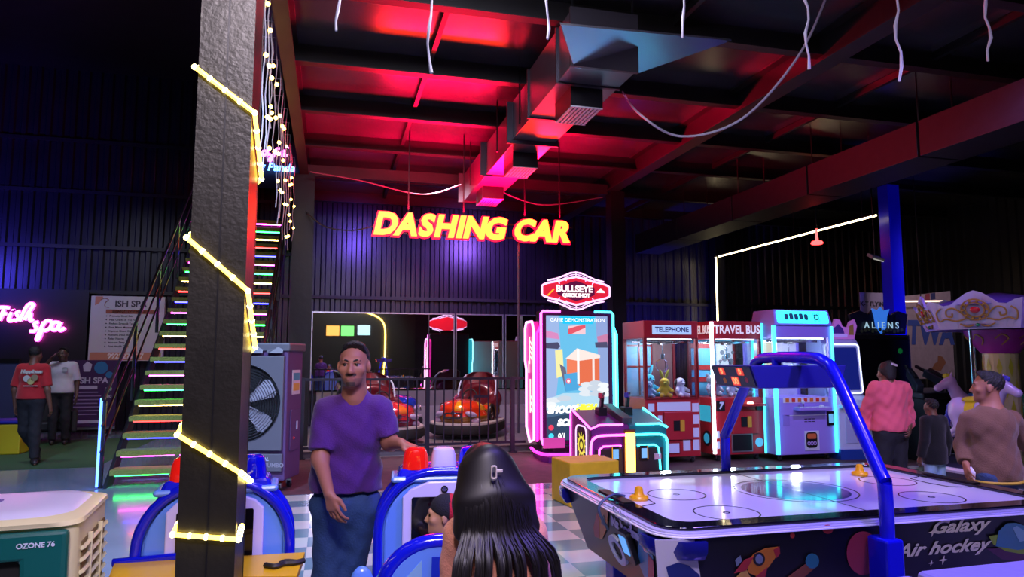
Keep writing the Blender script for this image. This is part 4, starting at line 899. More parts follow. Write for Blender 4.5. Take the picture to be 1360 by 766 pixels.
fpoly(b, [(1312, 711), (1318, 722), (1335, 731), (1358, 735), (1385, 731), (1396, 722), (1388, 712), (1350, 706)], lime, 2); fpoly(b, [(1321, 724), (1325, 704), (1336, 694), (1348, 693), (1362, 698), (1370, 712), (1371, 726), (1350, 729)], teal, 3); fpoly(b, [(1343, 700), (1349, 697), (1358, 703), (1361, 716), (1352, 718)], mat('ufo_pale', '#88bcd0', .3), 4); b.build('saucer_print', t); b = MB()
org = mat('rocket_orange', '#d07a28', .4); redm = mat('rocket_red', '#b03038', .4)
fpoly(b, [(990, 748), (1000, 735), (1016, 727), (1032, 725), (1030, 738), (1020, 752), (1004, 764), (994, 760)], org, 2)
fpoly(b, [(1026, 729), (1034, 724), (1035, 734), (1030, 740)], redm, 3); fpoly(b, [(1000, 738), (988, 742), (974, 760), (990, 756)], redm, 3); fpoly(b, [(1018, 752), (1014, 770), (1000, 778), (1003, 764)], redm, 3)
fpoly(b, [(1007+8*math.cos(i*PI/8), 741+9*math.sin(i*PI/8)) for i in range(16)], mat('rocket_port', '#2c2430', .3), 3); fpoly(b, [(1007+5*math.cos(i*PI/8), 741+6*math.sin(i*PI/8)) for i in range(16)], mat('port_blue', '#7a86a8', .3), 4)
fpoly(b, [(990, 752), (994, 762), (1000, 770), (985, 786), (965, 790), (972, 772)], mat('rocket_flame', '#d8a058', .4), 1)
b.build('rocket_print', t); b = MB(); fpoly(b, [(1078+9*math.cos(i*PI/8), 744+10*math.sin(i*PI/8)) for i in range(16)], mat('comet_teal', '#2f7f98', .4), 2); fpoly(b, [(1070, 748), (1084, 752), (1056, 775), (1034, 784), (1040, 770)], mat('comet_tail', '#94503a', .5), 1)
b.build('comet_print', t); b = MB(); fpoly(b, [(1146+22*math.cos(i*PI/12), 734+29*math.sin(i*PI/12)) for i in range(24)], mat('planet_pink', '#b43c58', .4), 1)
b.build('planet_print', t); b = MB(); fpoly(b, [(1099+7*math.cos(i*PI/8), 702+6*math.sin(i*PI/8)) for i in range(16)], mat('dot_red', '#c23a34', .4), 1); b.build('dot_print', t); b = MB(); fpoly(b, [(1052+3*math.cos(i*PI/8), 710+4*math.sin(i*PI/8)) for i in range(16)], mat('dot_red', '#c23a34', .4), 1)
b.build('dot_print', t); b = MB(); fpoly(b, [(976, 743), (983, 737), (985, 744), (978, 752)], mat('port_blue', '#7a86a8', .3), 1)
b.build('dot_print', t)
b = MB(); white = mat('print_white', '#d6d2de', .4); fpoly(b, [(869, 716), (922, 716), (930, 766), (940, 800), (876, 800)], white, 1); fpoly(b, [(884, 752), (900, 746), (914, 750), (928, 762), (934, 785), (890, 775)], mat('print_navy', '#22307a', .4), 2); b.build('corner_print', t)
# left end pictures
Fe = face((-TW/2+.0735, 0, .586), -PI/2, .331); FEO = Fe.inverted()
def ep(px, py):
    o = FEO @ (T0 @ CAM0); d = (FEO.to_3x3() @ ray(px, py)); q = o-d*(o.z/d.z); return (q.x, q.y)
def epoly(b, pts, m, lv=1): b.poly([ep(x, y) for x, y in pts], .002*lv, .002*lv+.0015, m, Fe)
b = MB()
epoly(b, [(793, 690), (797, 675), (803, 672), (808, 680), (807, 700), (800, 716), (793, 712)], org, 1); epoly(b, [(789, 700), (794, 680), (797, 692), (797, 714), (791, 712)], redm, 2); epoly(b, [(800, 686), (803, 683), (805, 690), (803, 697), (800, 694)], mat('rocket_port', '#2c2430', .3), 3)
b.build('rocket_print', t); b = MB(); epoly(b, [(848, 700), (858, 703), (866, 718), (868, 740), (868, 770), (858, 770), (848, 745)], mat('end_planet', '#3f8fb0', .4), 1); b.build('planet_print', t); b = MB(); epoly(b, [(862, 735), (869, 745), (870, 775), (862, 775)], mat('planet_pink', '#b43c58', .4), 2)
b.build('planet_print', t); b = MB(); epoly(b, [(793, 667), (795, 666), (796, 669), (794, 670)], white, 1)
b.build('star_print', t)
b = MB(); q = ep(826, 688); b.text('Galaxy', .085, white, Fe @ Matrix.Translation((q[0]+.02, q[1]+.02, .003)), .001, .2, .004); b.text('Air hockey', .085, white, Fe @ Matrix.Translation((q[0], q[1]-.055, .003)), .001, .2, .004); b.build('end_lettering', t)
b = MB(); q = ep(823, 729); b.ring(circ(.10, 28, *q, ry=.085), circ(.062, 28, *q, ry=.05), .0, .018, m_white, Fe); b.poly(circ(.062, 28, *q, ry=.05), .0, .006, mat('return_dark', '#08080a', .5), Fe); b.build('puck_return', t)
b = MB(); q = ep(838, 724); b.poly(rrect(.13, .17, .02, 3, *q), 0, .03, m_cabblk, Fe); rd = b.build('card_reader', t, bevel=.004)
b = MB(); b.poly(rrect(.085, .10, .008, 3, q[0]-.008, q[1]+.012), .03, .033, scr('table_reader', '#4a8fd8', 1.2), Fe); b.build('reader_screen', rd)
# scoreboard arch
def L3(x, y, z): return (x-TCX, y-TCY, z)
b = MB(); b.tube(catmull([L3(2.615, 2.87, .70), L3(2.615, 2.87, .98), L3(2.62, 2.90, 1.04), L3(2.67, 3.24, 1.50), L3(2.68, 3.33, 1.57), L3(2.69, 3.46, 1.60), L3(2.71, 3.90, 1.60), L3(2.72, 4.03, 1.575), L3(2.73, 4.12, 1.50), L3(2.76, 4.49, 1.08), L3(2.77, 4.53, 1.02), L3(2.77, 4.53, .70)], 5), .034, m_blue, 14)
b.build('arch', t, smooth=True)
for y, nm in ((2.875, -1), (4.55, 1)):
    b = MB(); b.box(L3(2.61 if nm < 0 else 2.77, y-.005*nm, .56), (.10, .13, .36), m_blue); o = b.build('arch_mount', t, bevel=.012)
b = MB()
sb = lambda x, y, z: L3(x, y, z)
b.add([sb(2.42, 3.58, 1.42), sb(2.98, 3.58, 1.42), sb(2.98, 4.02, 1.42), sb(2.42, 4.02, 1.42), sb(2.37, 3.58, 1.555), sb(3.03, 3.58, 1.555), sb(3.03, 4.02, 1.555), sb(2.37, 4.02, 1.555)], [(3, 2, 1, 0), (4, 5, 6, 7), (0, 1, 5, 4), (1, 2, 6, 5), (2, 3, 7, 6), (3, 0, 4, 7)], mat('score_case', '#2a2a80', .3)); sbx = b.build('scoreboard', t, bevel=.006)
b = MB(); Fd = face(sb(2.392, 3.80, 1.489), -PI/2, .355); b.poly(rrect(.42, .125, .01), 0.002, .006, mat('score_panel', '#14123a', .25), Fd)
seg_ = glow('score_red', (1, .10, .04), 5)
for tx, x, y, s in (('0', -.10, .032, .05), ('0', .10, .032, .05), ('00', .02, -.030, .06)): b.poly(rrect(s*1.3, s*.95, .004, 2, x, y), .006, .008, mat('score_glow', '#5a0c0a', .4, 0, (1, .08, .05), .6), Fd); b.text(tx, s, seg_, Fd @ Matrix.Translation((x, y, .009)), .0005, 0, .001)
b.poly(circ(.018, 12, -.10, -.03), .006, .008, org, Fd); b.poly(circ(.016, 12, .14, -.02), .006, .008, redm, Fd); b.build('score_display', sbx)
b = MB(); b.tube([L3(2.70, 3.8, 1.55), L3(2.70, 3.8, 1.60)], .03, m_blue); b.build('hanger', sbx)
def mallet(x, y, label):
    b = MB(); b.lathe([(.050, 0), (.054, .012), (.048, .024), (.030, .028), (.026, .034), (.022, .060), (.018, .072), (.006, .076)], mat('mallet_yellow', '#d99a10', .3), 24); o = b.build('air_hockey_mallet', None, smooth=True); o.location = (x, y, .805); tag(o, label, 'mallet', 'yellow mallets')
p = atZ(843, 665, .8); mallet(max(p.x, 1.70), p.y, 'yellow mallet at the left end of the air hockey table'); p = atZ(1142, 632, .8); mallet(p.x, p.y, 'yellow mallet beyond the blue arch on the air hockey table')
b = MB(); p0 = atZ(843, 660, .83); b.tube(catmull([(TX0+.16, 3.73, .822), (TX0+.06, 3.68, .84), (TX0-.025, 3.66, .78), (TX0+.03, 3.66, .66)], 6), .008, mat('lead_cord', '#3a4a66', .5), 6); tag(b.build('mallet_cord', smooth=True), 'dark cord looped over the near left rail of the air hockey table', 'cord')
# grey covered benches at the near side
for x0, x1, yb, rz, lb in ((1.25, 2.30, 2.40, .02, 'grey fabric-covered bench before the table, left of the seam'), (2.36, 3.5, 2.46, .02, 'grey fabric-covered bench in front of the Galaxy lettering')):
    b = MB(); w = x1-x0; b.box((0, 0, .67), (w, .9, .12), mat('bench_cloth', '#8d89c0', .85, bump=.25, bscale=9, sheen=.2)); b.box((0, 0, .305), (w-.06, .82, .61), mat('bench_skirt', '#6b6898', .85, bump=.2, bscale=12)); o = b.build('padded_bench', None, bevel=.03, seg=3); o.location = ((x0+x1)/2, yb-.45, 0); o.rotation_euler = (0, 0, rz); tag(o, lb, 'bench', 'grey padded benches')

# ================================================================== CHILD RIDES
m_rblue = mat('ride_blue', '#0f18c0', .18, coat=.5); m_rlight = mat('ride_light_blue', '#5f8fe0', .25, coat=.3); m_rwhite = mat('ride_white', '#cdc8f0', .25, coat=.2); m_rscreen = mat('ride_screen', '#0b0a10', .06, coat=.5); m_pale = mat('ride_pale', '#7fb0d0', .25, coat=.3)
def arch_pts(w, h, r, n=8, base=0):
    out = [(-w/2, base)]
    for k in range(n+1): a = PI-PI/2*k/n; out.append((-w/2+r+r*math.cos(a), h-r+r*math.sin(a)))
    for k in range(n+1): a = PI/2-PI/2*k/n; out.append((w/2-r+r*math.cos(a), h-r+r*math.sin(a)))
    out.append((w/2, base)); return out
def ride(label, loc, rz, body_len, group, deck=False):
    t = thing('kiddie_ride', label, 'kiddie ride', loc, rz, group); F = face((0, 0, 0))
    b = MB(); b.poly(arch_pts(.66, 1.02, .29, base=.12), -.20, -.02, m_rlight, F); b.poly(arch_pts(.60, 1.0, .27, base=.14), -.02, .0, m_rlight, F); con = b.build('console', t, bevel=.01)
    b = MB(); e = arch_pts(.66, 1.02, .29, 9, .12); b.tube([(x, y, .0) for x, y in e], .024, m_rblue, 10, M=F); b.tube([(x, y, -.20) for x, y in e], .024, m_rblue, 10, M=F); b.build('edge_trim', con, smooth=True)
    b = MB(); b.poly([(-.21, .42), (-.21, .90), (-.17, .94), (-.08, .975), (.08, .975), (.17, .94), (.21, .90), (.21, .42)], .0, .022, m_rwhite, F); fr = b.build('screen_frame', con, bevel=.008)
    b = MB(); b.poly(rrect(.33, .40, .01, 3, 0, .70), .022, .027, m_rscreen, F); b.build('screen', fr)
    b = MB(); b.ring(circ(.018, 16, 0, .935), circ(.012, 16, 0, .935), .022, .028, m_cabblk, F); b.poly(circ(.010, 12, 0, .935), .022, .026, m_chrome, F); b.build('lock', fr)
    # roof with three beacon domes
    b = MB(); b.box((0, .10, 1.005), (.50, .22, .06), m_rblue, taper=(.9, .85)); b.box((0, .10, .985), (.54, .24, .03), m_rlight); rf = b.build('roof', t, bevel=.015)
    for x, m, nm in ((-.145, mat('beacon_red', '#d81410', .12, coat=.6, emit=(1, .02, .01), es=.25), 'red beacon dome'), (0, mat('beacon_white', '#cfcaf2', .15, coat=.5), 'white beacon dome'), (.145, mat('beacon_blue', '#0a10d0', .12, coat=.6), 'blue beacon dome')):
        b = MB(); R = []
        for z, k in ((1.03, 1.0), (1.06, .98), (1.10, .90), (1.125, .78), (1.135, .5)): R.append([(x+px*k, .08+py*k, z) for px, py in rrect(.135, .15, .05, 4)])
        b.loft(R, m); o = b.build('beacon', rf, smooth=True); o['label'] = nm
    if deck: return t, rf
    # car body toward the viewer with a rounded seat back
    b = MB(); Mx = Matrix(((0, 0, 1, 0), (1, 0, 0, 0), (0, 1, 0, 0), (0, 0, 0, 1)))
    b.poly([(-body_len, .12), (-body_len-.03, .35), (-body_len, .50), (-.05, .46), (0, .12)], -.29, .29, m_rblue, Mx); b.poly([(-body_len+.08, .50), (-body_len+.08, .54), (-.1, .50), (-.1, .46)], -.24, .24, mat('seat_navy', '#1a2340', .5), Mx); b.build('car_body', t, bevel=.04, seg=3)
    Fb = face((0, -body_len+.02, 0)); b = MB(); b.poly(arch_pts(.58, .86, .22, base=.2), -.03, .03, m_rlight, Fb); sbk = b.build('seat_back', t, bevel=.01)
    b = MB(); b.tube([(x, y, 0) for x, y in arch_pts(.60, .86, .22, 9, .2)], .034, m_rblue, 10, M=Fb); b.build('seat_rim', sbk, smooth=True)
    b = MB(); b.poly([(-.27, .3), (-.27, .66), (-.14, .80), (-.12, .3)], .03, .034, m_pale, Fb); b.poly([(-.11, .3), (-.10, .81), (.20, .81), (.22, .3)], .03, .034, mat('ride_panel_blue', '#1530b0', .25), Fb); b.poly([(-.2, .30), (.2, .30), (.18, .58), (-.19, .55)], .034, .037, m_pale, Fb)
    for i in range(5): b.ring(circ(.022+.005*(i % 2), 12, -.13+.06*i, .49+.02*(i % 2)), circ(.014, 12, -.13+.06*i, .49+.02*(i % 2)), .038, .040, mat('ride_swirl', '#d8e4f0', .4), Fb)
    b.build('seat_print', sbk)
    for x in (-.32, .32):
        for y in (-.18, -body_len+.12):
            b = MB(); b.cyl((x-.04*math.copysign(1, x), y, .15), (x+.03*math.copysign(1, x), y, .15), .13, m_rub, n=20); b.cyl((x+.02*math.copysign(1, x), y, .15), (x+.036*math.copysign(1, x), y, .15), .07, m_rwhite, n=16); b.build('wheel', t, bevel=.01)
    b = MB(); b.sph((-.40, -.10, .50), (.06, .03, .10), m_rlight, 14); b.cyl((-.36, -.1, .48), (-.28, -.08, .46), .015, m_rblue, n=8); b.build('wing_mirror', t, smooth=True)
    b = MB(); b.tube(circ(.09, 20) and [(.09*math.cos(a), -.16+.03*math.sin(a), .56+.085*math.sin(a)) for a in [i*PI/10 for i in range(20)]], .012, m_cabblk, 8, closed=True); b.cyl((0, -.15, .56), (0, -.04, .50), .012, m_cabblk, n=8); b.build('steering_wheel', t, smooth=True)
    b = MB(); b.box((0, -body_len/2, .06), (.52, body_len, .12), m_cabblk); b.build('base', t, bevel=.01)
    return t
R1 = atD(590, 640, 3.55); ride('blue and white patrol-car kiddie ride with a seated child watching its screen', (R1.x, R1.y, 0), -.09, .76, 'blue kiddie rides')
R2 = atD(288, 660, 3.22); t, rf = ride('blue patrol-car kiddie ride with a flat yellow deck behind the rope-lit pillar', (R2.x, R2.y, 0), .05, .4, 'blue kiddie rides', True)
pA, pB = atZ(152, 748, .70), atZ(405, 733, .70)
Ti = (Matrix.Translation((R2.x, R2.y, 0)) @ Matrix.Rotation(.05, 4, 'Z')).inverted()
b = MB(Ti); n1 = [(pA.x, pA.y), (pB.x, pB.y), (pB.x-.02, pB.y-.36), (pB.x-.30, pB.y-.30), (-.28, 3.04), (-.54, 3.04), (pA.x+.05, pA.y-.3)]
b.poly(n1[::-1], .67, .70, mat('yellow_top', '#d8a818', .35)); dk = b.build('yellow_deck', t)
b = MB(Ti); b.tube([(pA.x-.01, pA.y+.01, .70), (-.62, (pA.y*.6+pB.y*.4)+.02, .71)], .018, m_rblue); b.build('edge_tube', dk)
for x, y in ((pA.x+.1, pA.y-.1), (pB.x-.06, pB.y-.06), (pB.x-.08, pB.y-.28), (pA.x+.12, pA.y-.22)): b = MB(Ti); b.cyl((x, y, 0), (x, y, .69), .025, m_black); b.build('leg', t)
b = MB(); q = [atZ(x, y, .712) for x, y in ((352, 750), (365, 752), (378, 748), (392, 747), (404, 744))]; b.tube(catmull([tuple(v) for v in q], 5), .012, mat('strap_black', '#1a160e', .6), 6); b.tube(catmull([tuple(atZ(x, y, .712)) for x, y in ((372, 748), (380, 745), (395, 746))], 5), .010, mat('strap_black', '#1a160e', .6), 6); tag(b.build('black_strap', smooth=True), 'crumpled black strap lying on the yellow deck behind the pillar', 'strap')

# ================================================================== AIR COOLERS
m_crm = mat('cooler_cream', '#d8cfa8', .35, coat=.1); m_teal = mat('cooler_teal', '#0d5a58', .3, coat=.2); m_ctop = mat('cooler_top', '#c8c4e6', .3)
t = thing('air_cooler', 'cream and teal desert air cooler with rounded lid lettered OZONE 76', 'air cooler', (-1.215, 2.60, 0), .10)
b = MB(); W2, D2 = .84, .52
def cr(w, d, r, z, cy=D2/2): return [(x, y+cy, z) for x, y in rrect(w, d, r, 6)]
b.loft([cr(W2, D2, .05, .08), cr(W2, D2, .05, 1.045), cr(W2+.02, D2+.03, .07, 1.052), cr(W2+.02, D2+.04, .10, 1.066), cr(W2-.03, D2, .12, 1.076), cr(W2-.16, D2-.12, .12, 1.082)], m_crm); b.build('housing', t, smooth=True)
b = MB(); b.loft([cr(W2-.05, D2-.03, .12, 1.074), cr(W2-.10, D2-.08, .12, 1.088), cr(W2-.3, D2-.2, .1, 1.094)], m_ctop); b.poly([(-.33, .17), (.05, .17), (.13, .21), (.13, .30), (.05, .34), (-.33, .34)], 1.092, 1.098, mat('cooler_pad', '#3d4a98', .3)); b.build('lid', t, smooth=True)
b = MB(); Ff2 = face((0, -.004, 0)); b.ring([(-.40, .1), (.412, .1), (.402, 1.042), (-.40, 1.042)], [(-.36, .14), (.32, .14), (.27, .955), (-.36, .955)], -.01, .03, m_teal, Ff2); pn = b.build('front_panel', t, bevel=.012)
b = MB(); b.text('OZONE 76', .022, m_white, Ff2 @ Matrix.Translation((.315, 1.003, .032)), .001, 0, .0006); b.build('lettering', pn)
b = MB(); b.poly([(-.36, .14), (.32, .14), (.27, .955), (-.36, .955)], -.004, .002, mat('cooler_dark', '#0a0c0c', .6), Ff2)
for i in range(13): b.box((-.045, .0, .17+.06*i), (.61, .03, .014), m_white, (.5, 0, 0))
for i in range(8): b.box((-.32+.08*i, .004, .53), (.008, .01, .76), m_white)
b.build('front_grille', t)
b = MB(); xs = W2/2
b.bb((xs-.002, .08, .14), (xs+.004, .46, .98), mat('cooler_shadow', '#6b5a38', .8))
for i in range(21): b.box((xs+.006, .27, .16+.040*i), (.014, .40, .012), m_crm, (0, -.5, 0))
for i in range(2): b.box((xs+.010, .17+.17*i, .56), (.016, .012, .86), m_crm)
b.build('side_louvre', t)
b = MB(); b.tube(catmull([(xs+.03, .02, .85), (xs+.05, .06, .83), (xs+.055, .10, .70), (xs+.05, .12, .5), (xs+.05, .12, .2)], 5), .011, mat('green_tube', '#3c8a3a', .4), 8); b.build('drain_hose', t, smooth=True)
for sx_ in (-1, 1):
    for y in (.07, .45): caster(t, sx_*.34, y)
# industrial cooler with big fan
t = thing('industrial_cooler', 'tall dark commercial air cooler with a big round fan behind a wire guard', 'air cooler', (-.50, 8.84, 0), -.32)
m_cg = mat('cooler_grey', '#66666e', .4, .1); m_cp = mat('cooler_purple', '#5a3f6c', .45)
b = MB(); b.bb((-1.02, .0, .14), (0, .50, 1.74), m_cp); b.bb((-1.05, -.03, 1.68), (.03, .53, 1.78), m_cg); b.build('housing', t, bevel=.02)
b = MB(); FF = face((-.52, -.002, 1.06)); sq = [(.49*c, .56*s) for c, s in [(math.copysign(min(1, abs(math.cos(a))*1.4142), math.cos(a)), math.copysign(min(1, abs(math.sin(a))*1.4142), math.sin(a))) for a in [i*2*PI/48 for i in range(48)]]]
b.ring(sq, circ(.46, 48), -.01, .05, m_cg, FF); b.poly(circ(.46, 48), -.02, .0, mat('fan_well', '#09090b', .6), FF)
b.bb((-1.0, -.05, .26), (-.02, .0, .46), m_cg); fp_ = b.build('fan_panel', t, bevel=.006)
b = MB(); FH = Matrix.Translation((0, 0, .03))
for k in range(5):
    a = 2*PI*k/5+.5; ca, sa = math.cos(a), math.sin(a); R_ = []
    for r, w, tw in ((.08, .05, .9), (.22, .10, .7), (.36, .14, .55), (.42, .10, .5)):
        R_.append([(r*ca-u*w*sa*math.cos(tw), r*sa+u*w*ca*math.cos(tw), .028+u*w*math.sin(tw)*.12+d) for u, d in ((-1, 0), (1, 0), (1, .004), (-1, .004))])
    b.loft(R_, mat('fan_blade', '#b4b2bc', .4, .3), FF)
b.poly(circ(.09, 20), .01, .04, mat('fan_hub', '#55535c', .4), FF); b.build('fan', fp_, smooth=False)
b = MB()
for r in [.06+.031*i for i in range(14)]: b.tube([(r*math.cos(a), r*math.sin(a), .055) for a in [i*2*PI/36 for i in range(36)]], .0045, m_chrome, 5, closed=True, M=FF)
for k in range(10):
    a = 2*PI*k/10; b.tube([(r*math.cos(a+.8*r), r*math.sin(a+.8*r), .06) for r in (.04, .13, .21, .30, .38, .46)], .0045, m_chrome, 5, M=FF)
b.build('wire_guard', fp_)
b = MB()
for i in range(4): x = -1.0+.25*i; b.add([(x, -.05, 1.655), (x+.20, -.05, 1.655), (x+.20, -.01, 1.74), (x, -.01, 1.74), (x+.05, -.09, 1.66), (x+.15, -.02, 1.745)], [(0, 1, 2, 3), (0, 4, 5), (0, 3, 5), (4, 0, 1), (4, 1, 5), (1, 2, 5), (3, 2, 5)], m_cg)
b.build('top_louvre', t)
b = MB(); b.text('COMMERCIAL', .055, m_white, face((-.35, -.053, .40)), .001, .15, .001); b.text('COOLER', .075, m_white, face((-.38, -.053, .32)), .001, .1, .002); b.text('JUMBO', .07, mat('badge_grey', '#9a98a2', .4), face((-.10, -.053, .33)), .001, 0, .001); b.build('lettering', t)
b = MB(); Fs2 = face((.001, .28, 1.30), PI/2); b.poly(rrect(.26, .30, .01), 0, .006, mat('sticker_white', '#d8d0d8', .4), Fs2); b.poly(rrect(.20, .09, .01, 3, 0, .07), .006, .009, mat('sticker_teal', '#4f9ab0', .4), Fs2); b.poly(rrect(.20, .09, .01, 3, 0, -.06), .006, .009, mat('sticker_yellow', '#d8a84a', .4), Fs2)
o = b.build('sticker', t)
b = MB(); b.poly(rrect(.30, .5, .02, 3), 0, .012, m_cp, face((.001, .27, .72), PI/2)); b.sph((.012, .22, .62), .02, redm, 10); b.bb((.0, .30, .72), (.02, .34, .82), m_white); b.build('side_panel', t, bevel=.003)
for x in (-.92, -.1):
    for y in (.1, .42): caster(t, x, y)

# ================================================================== BUMPER CARS AND RAILING
def bumper_car(label, loc, rz, hood, flame, side, seat, group='bumper cars in the arena'):
    t = thing('bumper_car', label, 'bumper car', loc, rz, group)
    def oval(w, l, z, y=0): 
        return [(w/2*math.copysign(abs(math.cos(a))**.75, math.cos(a)), y+l/2*math.copysign(abs(math.sin(a))**.75, math.sin(a)), z) for a in [2*PI*k/40 for k in range(40)]]
    b = MB(); b.loft([oval(1.28, 1.86, .09), oval(1.40, 1.98, .13), oval(1.42, 2.0, .22), oval(1.38, 1.96, .29), oval(1.2, 1.8, .30)], m_rub); b.build('bumper', t, smooth=True)
    b = MB(); b.loft([oval(1.37, 1.95, .285), oval(1.36, 1.94, .325), oval(1.15, 1.7, .335)], mat('bumper_rim', '#b0a8a4', .4)); b.build('bumper_rim', t, smooth=True)
    mh, mf, ms = mat('car_'+hood, hood, .15, coat=.8), mat('car_'+flame, flame, .15, coat=.8), mat('car_'+side, side, .2, coat=.6)
    K = .10
    pr = [ell((0, -.28, .42), (.53, .62, .26), k=K), ell((0, -.42, .60), (.44, .46, .17), k=K), ell((0, .42, .48), (.55, .48, .30), k=K), cap((-.42, .1, .55), (-.42, .6, .70), .10, .12, K), cap((.42, .1, .55), (.42, .6, .70), .10, .12, K), ell((0, .72, .72), (.50, .20, .36), k=K),
          sub((0, .28, .78), (.36, .36, .40), .05), half((0, 0, .30), (0, 0, -1))]
    sdf('body', pr, .022, [mh, mf, ms, mat('seat_'+seat, seat, .35, coat=.3)], t, pick=lambda P: np.where((P[:, 2] > .58) & (P[:, 1] > .12), 3, np.where((P[:, 2] > .56) & (P[:, 1] < .02), np.where((np.sin(P[:, 0]*9+P[:, 1]*6) > .25) & (P[:, 0] > .02), 1, 0), np.where((P[:, 2] > .46) & (P[:, 1] < -.35), 0, 2))))
    b = MB(); R_ = []
    for z, w, y in ((.45, .34, .50), (.75, .38, .60), (1.02, .40, .70), (1.22, .33, .78), (1.29, .18, .80)):
        R_.append([(w*math.cos(a), y+.16*math.sin(a)*1.0, z) for a in [PI*k/10 for k in range(11)]]+[(w*.86*math.cos(a), y-.05+.13*math.sin(a), z) for a in [PI-PI*k/10 for k in range(11)]])
    b.loft(R_, mat('seat_'+seat, seat, .35, coat=.3)); sb_ = b.build('seat_back', t, smooth=True)
    b = MB()
    for s in (-1, 1): b.tube(catmull([(s*.37, .44, .55), (s*.42, .56, .85), (s*.40, .66, 1.08), (s*.31, .76, 1.22)], 5), .020, m_white, 6)
    b.build('white_stripe', sb_, smooth=True)
    b = MB(); b.bb((-.32, .12, .40), (.32, .5, .50), mat('seat_'+seat, seat, .35)); b.build('seat', t, bevel=.03)
    for s in (-1, 1):
        b = MB(); b.sph((s*.33, -.80, .50), (.12, .05, .055), mat('lamp_lens', '#a89cb8', .15, coat=.5), 14, rot=(0, s*.25, s*.45)); b.build('headlamp', t, smooth=True)
        b = MB(); b.sph((s*.40, -.72, .37), (.10, .06, .055), mat('lamp_pale', '#b9a0b4', .25), 12, rot=(0, 0, s*.5)); b.build('fog_lamp', t, smooth=True)
        b = MB(); b.ring(circ(.17, 24, ry=.19), circ(.12, 24, ry=.14), -.02, .02, m_cabblk, face((s*.535, -.08, .48), s*PI/2)); b.build('wheel_arch', t)
    b = MB(); b.ring(rrect(.36, .12, .04, 4), rrect(.30, .07, .03, 4), .0, .03, m_chrome, face((0, -.915, .47), 0, -.25)); b.poly(circ(.04, 14), .0, .035, m_chrome, face((0, -.915, .52), 0, -.25)); b.build('nose_grille', t)
    b = MB(); b.tube([(.15*math.cos(a), .08+.05*math.sin(a), .80+.14*math.sin(a)) for a in [i*PI/10 for i in range(20)]], .016, m_rub, 8, closed=True); b.cyl((0, .06, .78), (0, -.12, .68), .02, m_black, n=8); b.build('steering_wheel', t, smooth=True)
    return t
bumper_car('orange-red bumper car with yellow flame hood and maroon seat, straight behind the railing', (2.80, 14.35, 0), -.52, '#d83a18', '#e8a018', '#8a5a1c', '#5c1420')
bumper_car('pink-red bumper car half hidden by the man, right beside him', (1.02, 13.85, 0), .25, '#d03038', '#e0702a', '#8a1440', '#5c1420')
bumper_car('blue and white bumper car with a black seat shell at the back of the arena', (1.05, 15.95, 0), 1.62, '#1c3aa8', '#c8c8d8', '#c0b8c8', '#17171c')
m_fence = mat('railing_paint', '#2a2430', .4, .2)
t = thing('railing', 'dark metal bar railing between the bumper arena and the hall', 'railing', (0, 11.65, 0))
def rail(x0, x1):
    for z in (1.25, .17): b = MB(); b.bb((x0, -.02, z-.02), (x1, .02, z+.02), m_fence); b.build('rail', t)
    b = MB(); b.bb((x0, -.02, .17), (x0+.001, .02, .18), m_fence)
for x0, x1 in ((-.40, 1.55), (1.61, 3.27)): rail(x0, x1)
for x in (-.42, 1.58, 3.04): b = MB(); b.bb((x-.035, -.035, 0), (x+.035, .035, 1.28), m_fence); b.bb((x-.07, -.07, 0), (x+.07, .07, .015), m_fence); b.build('post', t)
x = -.27
while x < 3.0:
    if min(abs(x-q) for q in (-.42, 1.58, 3.04)) > .06: b = MB(); b.bb((x-.011, -.011, .17), (x+.011, .011, 1.25), m_fence); b.build('baluster', t)
    x += .152
for x in (.5, 2.3): b = MB(); b.bb((x-.03, -.03, 0), (x+.03, .03, .17), m_fence); b.build('foot', t)
b = MB(); b.bb((2.36, -.05, .93), (2.60, -.012, .97), m_fence); b.build('latch_plate', t)
b = MB(); b.bb((-.55, 11.75, .0), (3.6, 12.0, .10), mat('arena_kerb', '#5c5054', .6)); trim(b)

# ================================================================== PEOPLE
def xfp(prims, M):
    R = np.array(M.to_3x3(), dtype=np.float64); s = float(np.cbrt(np.linalg.det(R))); Rn = (R/s).astype(np.float32); out = []
    f = lambda p: np.array(M @ Vector([float(x) for x in p]), dtype=np.float32)
    for p in prims:
        if p[0] in ('cap', 'fcap'): out.append((p[0], f(p[1]), f(p[2]), p[3]*s, p[4]*s, p[5]*s))
        elif p[0] == 'half': out.append(('half', f(p[1]), Rn @ p[2], 0))
        else: out.append((p[0], f(p[1]), (p[2]*s).astype(np.float32), Rn @ (p[3] if p[3] is not None else np.eye(3, dtype=np.float32)), p[4]*s))
    return out
def head_prims(face_detail=True):
    p = [ell((0, .018, .035), (.076, .094, .085), k=.02), ell((0, -.028, -.022), (.062, .066, .086), k=.03), ell((0, -.042, -.078), (.044, .046, .036), k=.03), ell((0, -.076, -.098), (.022, .018, .016), k=.02)]
    for s in (-1, 1): p.append(ell((s*.077, .012, -.008), (.011, .021, .032), (0, 0, s*.35), k=.008))
    p += [cap((0, .022, -.07), (0, .035, -.17), .054, .058, .03)]
    if face_detail:
        p += [cap((0, -.086, .012), (0, -.108, -.030), .009, .0135, .012), ell((.011, -.099, -.034), (.010, .011, .009), k=.008), ell((-.011, -.099, -.034), (.010, .011, .009), k=.008), cap((-.036, -.079, .027), (.036, -.079, .027), .0125, k=.018)]
        for s in (-1, 1): p += [sub((s*.031, -.098, .006), (.017, .014, .011), .014), ell((s*.046, -.062, -.022), (.022, .02, .018), k=.03)]
        p += [cap((-.019, -.0885, -.0565), (.019, -.0885, -.0565), .0065, k=.006), cap((-.015, -.0875, -.069), (.015, -.0875, -.069), .0078, k=.006), sub((0, -.099, -.0625), (.024, .008, .0022), .003)]
    return p
